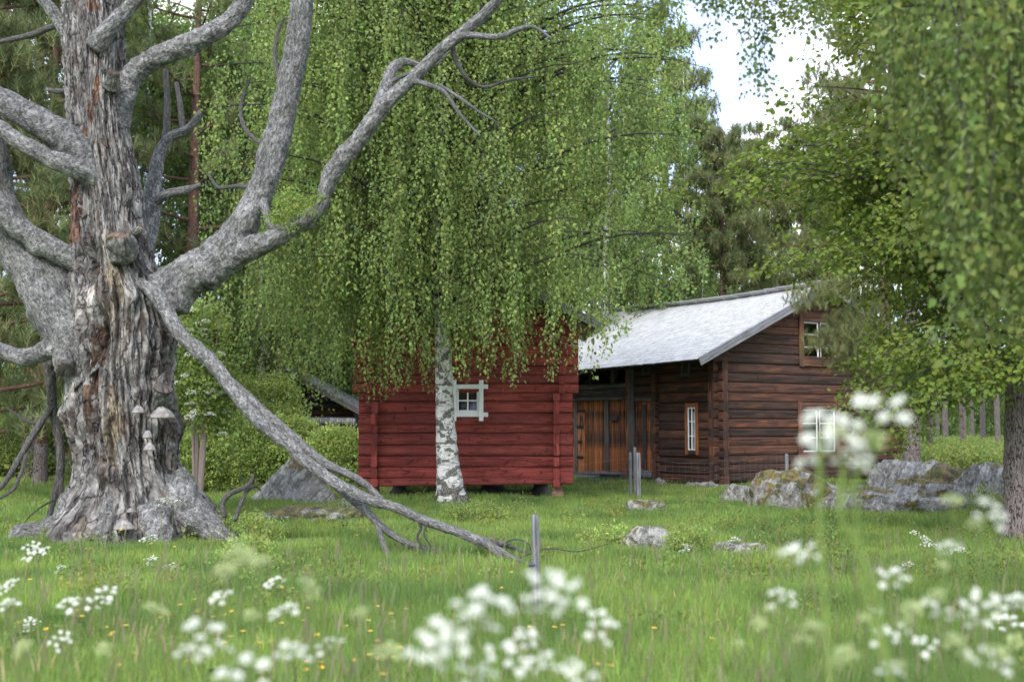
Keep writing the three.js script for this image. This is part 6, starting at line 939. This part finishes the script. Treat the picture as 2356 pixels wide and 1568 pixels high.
HEADS.forEach((hs, i) => {
  const rnd = mulberry(1500 + i), [x, y, d] = hs[0], top = at(x, y, d), foot = V3(top.x + (rnd() - 0.5) * 0.16, 0, top.z + (rnd() - 0.5) * 0.1); foot.y = ground(foot.x, foot.z);
  const tall = hs.length === 7, bud = hs.every((h) => h[4]);
  const o = thing('cow_parsley', tall ? 'tallest out of focus cow parsley, its white heads before the brown house window' : `${d < 3.1 ? 'blurred ' : ''}${bud ? 'greenish budding' : 'white flowering'} cow parsley, ${ORD[i] || `${i + 1}th`} of its kind from the left`, 'cow parsley', foot, 'cow parsley in the foreground'), g = new GB();
  if (tall) for (const line of [[[2060, 1640], [2035, 1480], [2008, 1335], [1960, 1235], [1932, 1180], [1965, 1110], [2012, 985]], [[1915, 1640], [1900, 1420], [1888, 1250], [1885, 1090], [1888, 1000]], [[1932, 1180], [1935, 1110], [1945, 1055]], [[2050, 1560], [2000, 1400], [1975, 1240], [1968, 1095]]]) { const gs = new GB(), [P, R] = spline(line.map(([a, c]) => at(a, c, 2.15).sub(foot)), line.map((_, k) => lerp(0.005, 0.0024, k / (line.length - 1))), 24); tubeInto(gs, P, R, 7, [0.26, 0.36, 0.09]); mesh('stem', gs.build(), M.leaf, o); }
  const L = (p) => p.clone().sub(foot), node = L(top).multiplyScalar(tall ? 0.86 : 0.72); node.x += (rnd() - 0.5) * 0.04;
  const stem = new THREE.QuadraticBezierCurve3(V3(0, -0.03, 0), V3(node.x * 0.3 + (rnd() - 0.5) * 0.06, node.y * 0.5, node.z * 0.3), node).getPoints(10); tubeInto(g, stem, stem.map((_, k) => lerp(0.0075, 0.0055, k / 10)), 7, [0.24, 0.34, 0.09]);
  if (!tall) mesh('stem', g.build(), M.leaf, o);
  hs.forEach(([hx, hy, hd, s, b], q) => { if (tall) node.copy(L(at(hx + (hx > 1960 ? -3 : 3), hy + 70, hd))); const e = L(at(hx, hy, hd)), gb = new GB(), e2 = e.clone(); e2.y -= 0.012 * s; const c = new THREE.QuadraticBezierCurve3(node, node.clone().lerp(e2, 0.6).add(V3((rnd() - 0.5) * 0.02, -0.01, 0)), e2).getPoints(6); tubeInto(gb, c, c.map((_, k) => lerp(0.0038, 0.0018, k / 6)), 6, [0.19, 0.27, 0.08]); mesh('stalk', gb.build(), M.leaf, o); const m = mesh('flower_head', b ? BUDS[q % 2] : UMBEL[(i + q) % 5], M.petal, o); m.position.copy(e2); m.rotation.set(0.25 + rnd() * 0.55, 0, (rnd() - 0.5) * 0.7); m.rotateY(rnd() * 6.3); m.scale.setScalar(s * (tall ? 1.05 : 0.86)); });
  for (let k = 0; k < 3; k++) { const t = 0.25 + 0.22 * k + 0.1 * rnd(), m = mesh('leaf', FROND[k % 2], M.leaf, o), p = stem[Math.min(10, Math.round(t * 10))]; m.position.copy(p); m.rotation.set(-0.3 - 0.4 * rnd(), rnd() * 6.3, 0); m.scale.setScalar(0.8 + 0.5 * rnd()); }
});
// small umbels further out in the meadow, buttercups and red campion
// (further umbels)
const small = (() => { const g = new GB(); tubeInto(g, [V3(0, -0.02, 0), V3(0.01, 0.3, 0), V3(0, 0.56, 0)], [0.004, 0.003, 0.002], 4, [0.17, 0.25, 0.075]); return g.build(); })();
[[1560, 1385, 0, 0], [1575, 1262], [345, 1285], [140, 1310], [395, 1302], [300, 1330], [2080, 1300], [2120, 1235], [2140, 1248], [2210, 1262], [1690, 1240], [60, 1440], [330, 1490], [345, 1235], [395, 1150], [370, 1155]].slice(1).map((e, i) => [...e, i]).sort((a, b) => a[0] - b[0]).forEach(([x, y, q], i) => {
  const rnd = mulberry(1600 + q), d = y < 1200 ? 15.8 : lerp(15.5, 8.5, clamp((y - 1230) / 220, 0, 1)), top = at(x, y, d), o = thing('wild_chervil', `small distant white umbel flower in the grass, ${ORD[i]} of them from the left`, 'wildflower', V3(top.x, ground(top.x, top.z), top.z), 'small white umbels in the meadow'), h = top.y - o.position.y;
  const s = mesh('stem', small, M.leaf, o); s.scale.set(1, h / 0.56, 1);
  for (let k = 0; k < 4; k++) { const m = mesh('flower_head', UMBEL[(k + q) % 5], M.petal, o); m.position.set((rnd() - 0.5) * 0.14, h - 0.03 + (rnd() - 0.5) * 0.09, (rnd() - 0.5) * 0.1); m.rotation.set(rnd() * 0.6, rnd() * 6, 0); m.scale.setScalar(0.8 + 0.4 * rnd()); }
});
function blossom(col, r, H, seed) { const rnd = mulberry(seed), g = new GB(); tubeInto(g, [V3(0, -0.02, 0), V3(0.015, H * 0.5, 0), V3(0, H, 0)], [0.002, 0.0017, 0.0014], 4, [0.15, 0.23, 0.06]); const m = g.v(0, H, 0, col[0] * 0.9, col[1] * 0.85, col[2]); for (let k = 0; k < 5; k++) { const a = k / 5 * 6.283, b = 0.55, P = (e, q, u) => g.v(Math.cos(a + e) * r * q, H + u * r, Math.sin(a + e) * r * q, ...col); const A = P(-b, 0.75, 0.35), B = P(0, 1, 0.55), C = P(b, 0.75, 0.35); g.t(m, B, A); g.t(m, C, B); } for (let k = 0; k < 3; k++) leafInto(g, V3(0, H * (0.2 + 0.2 * k), 0), V3(Math.cos(k * 2.1), 0.6, Math.sin(k * 2.1)).normalize(), V3(0, 1, 0), 0.05, 0.014, [0.11, 0.2, 0.04], 2); return g.build(); }
{
  const rnd = mulberry(1700), yellow = [1, 2, 3].map((k) => blossom([0.78, 0.5, 0.02], 0.019, 0.5, k)), pink = blossom([0.5, 0.12, 0.32], 0.016, 0.55, 9);
  const spots = [[30, 1245], [75, 1330], [165, 1378], [190, 1402], [445, 1378], [460, 1400], [440, 1425], [625, 1335], [650, 1345], [668, 1352], [640, 1330], [600, 1355], [690, 1365], [655, 1430], [735, 1450], [815, 1230], [840, 1425], [880, 1545], [905, 1430], [1160, 1350], [1165, 1378], [1215, 1440], [1270, 1440], [1290, 1435], [1390, 1215], [1395, 1205], [1400, 1222], [1650, 1425], [1630, 1465], [1360, 1520], [1412, 1535], [320, 1500], [335, 1555], [560, 1450], [705, 1395], [980, 1480], [1045, 1395], [245, 1235], [290, 1215], [350, 1250], [400, 1255], [560, 1232], [575, 1240], [505, 1300], [270, 1450], [1180, 1315], [1500, 1440], [2290, 1430]];
  for (let k = 0; k < 46; k++) spots.push([40 + 900 * rnd() ** 0.8, 1380 + 170 * rnd()]);
  spots.forEach(([x, y], i) => { const d = y < 1260 ? 15.2 - (y - 1200) * 0.02 : lerp(12, 5.6, clamp((y - 1290) / 270, 0, 1)) + rnd() * 0.5, top = at(x, y, d), m = mesh(numbered('buttercup'), yellow[i % 3], M.petal); m.position.set(top.x, ground(top.x, top.z), top.z); m.scale.set(1.15, Math.max(0.15, top.y - m.position.y) / 0.5, 1.15); m.rotation.set(0.12 * (i % 3), i, 0.1); tag(m, 'small yellow buttercup flower dotted in the meadow grass', 'buttercup', 'buttercups in the meadow'); });
  [['pink campion flower below the tip of the drooping limb, left of its pair', 875, 1296], ['pink campion flower below the tip of the drooping limb, right of its pair', 883, 1305], ['pink campion flower in the grass below the ancient tree', 782, 1268]].forEach(([l, x, y]) => { const d = 11.5, top = at(x, y, d), m = mesh(numbered('campion'), pink, M.petal); m.position.set(top.x, ground(top.x, top.z), top.z); m.scale.set(1.3, (top.y - m.position.y) / 0.55, 1.3); tag(m, l, 'campion', 'pink campions'); });
}
renderer.render(scene, camera);
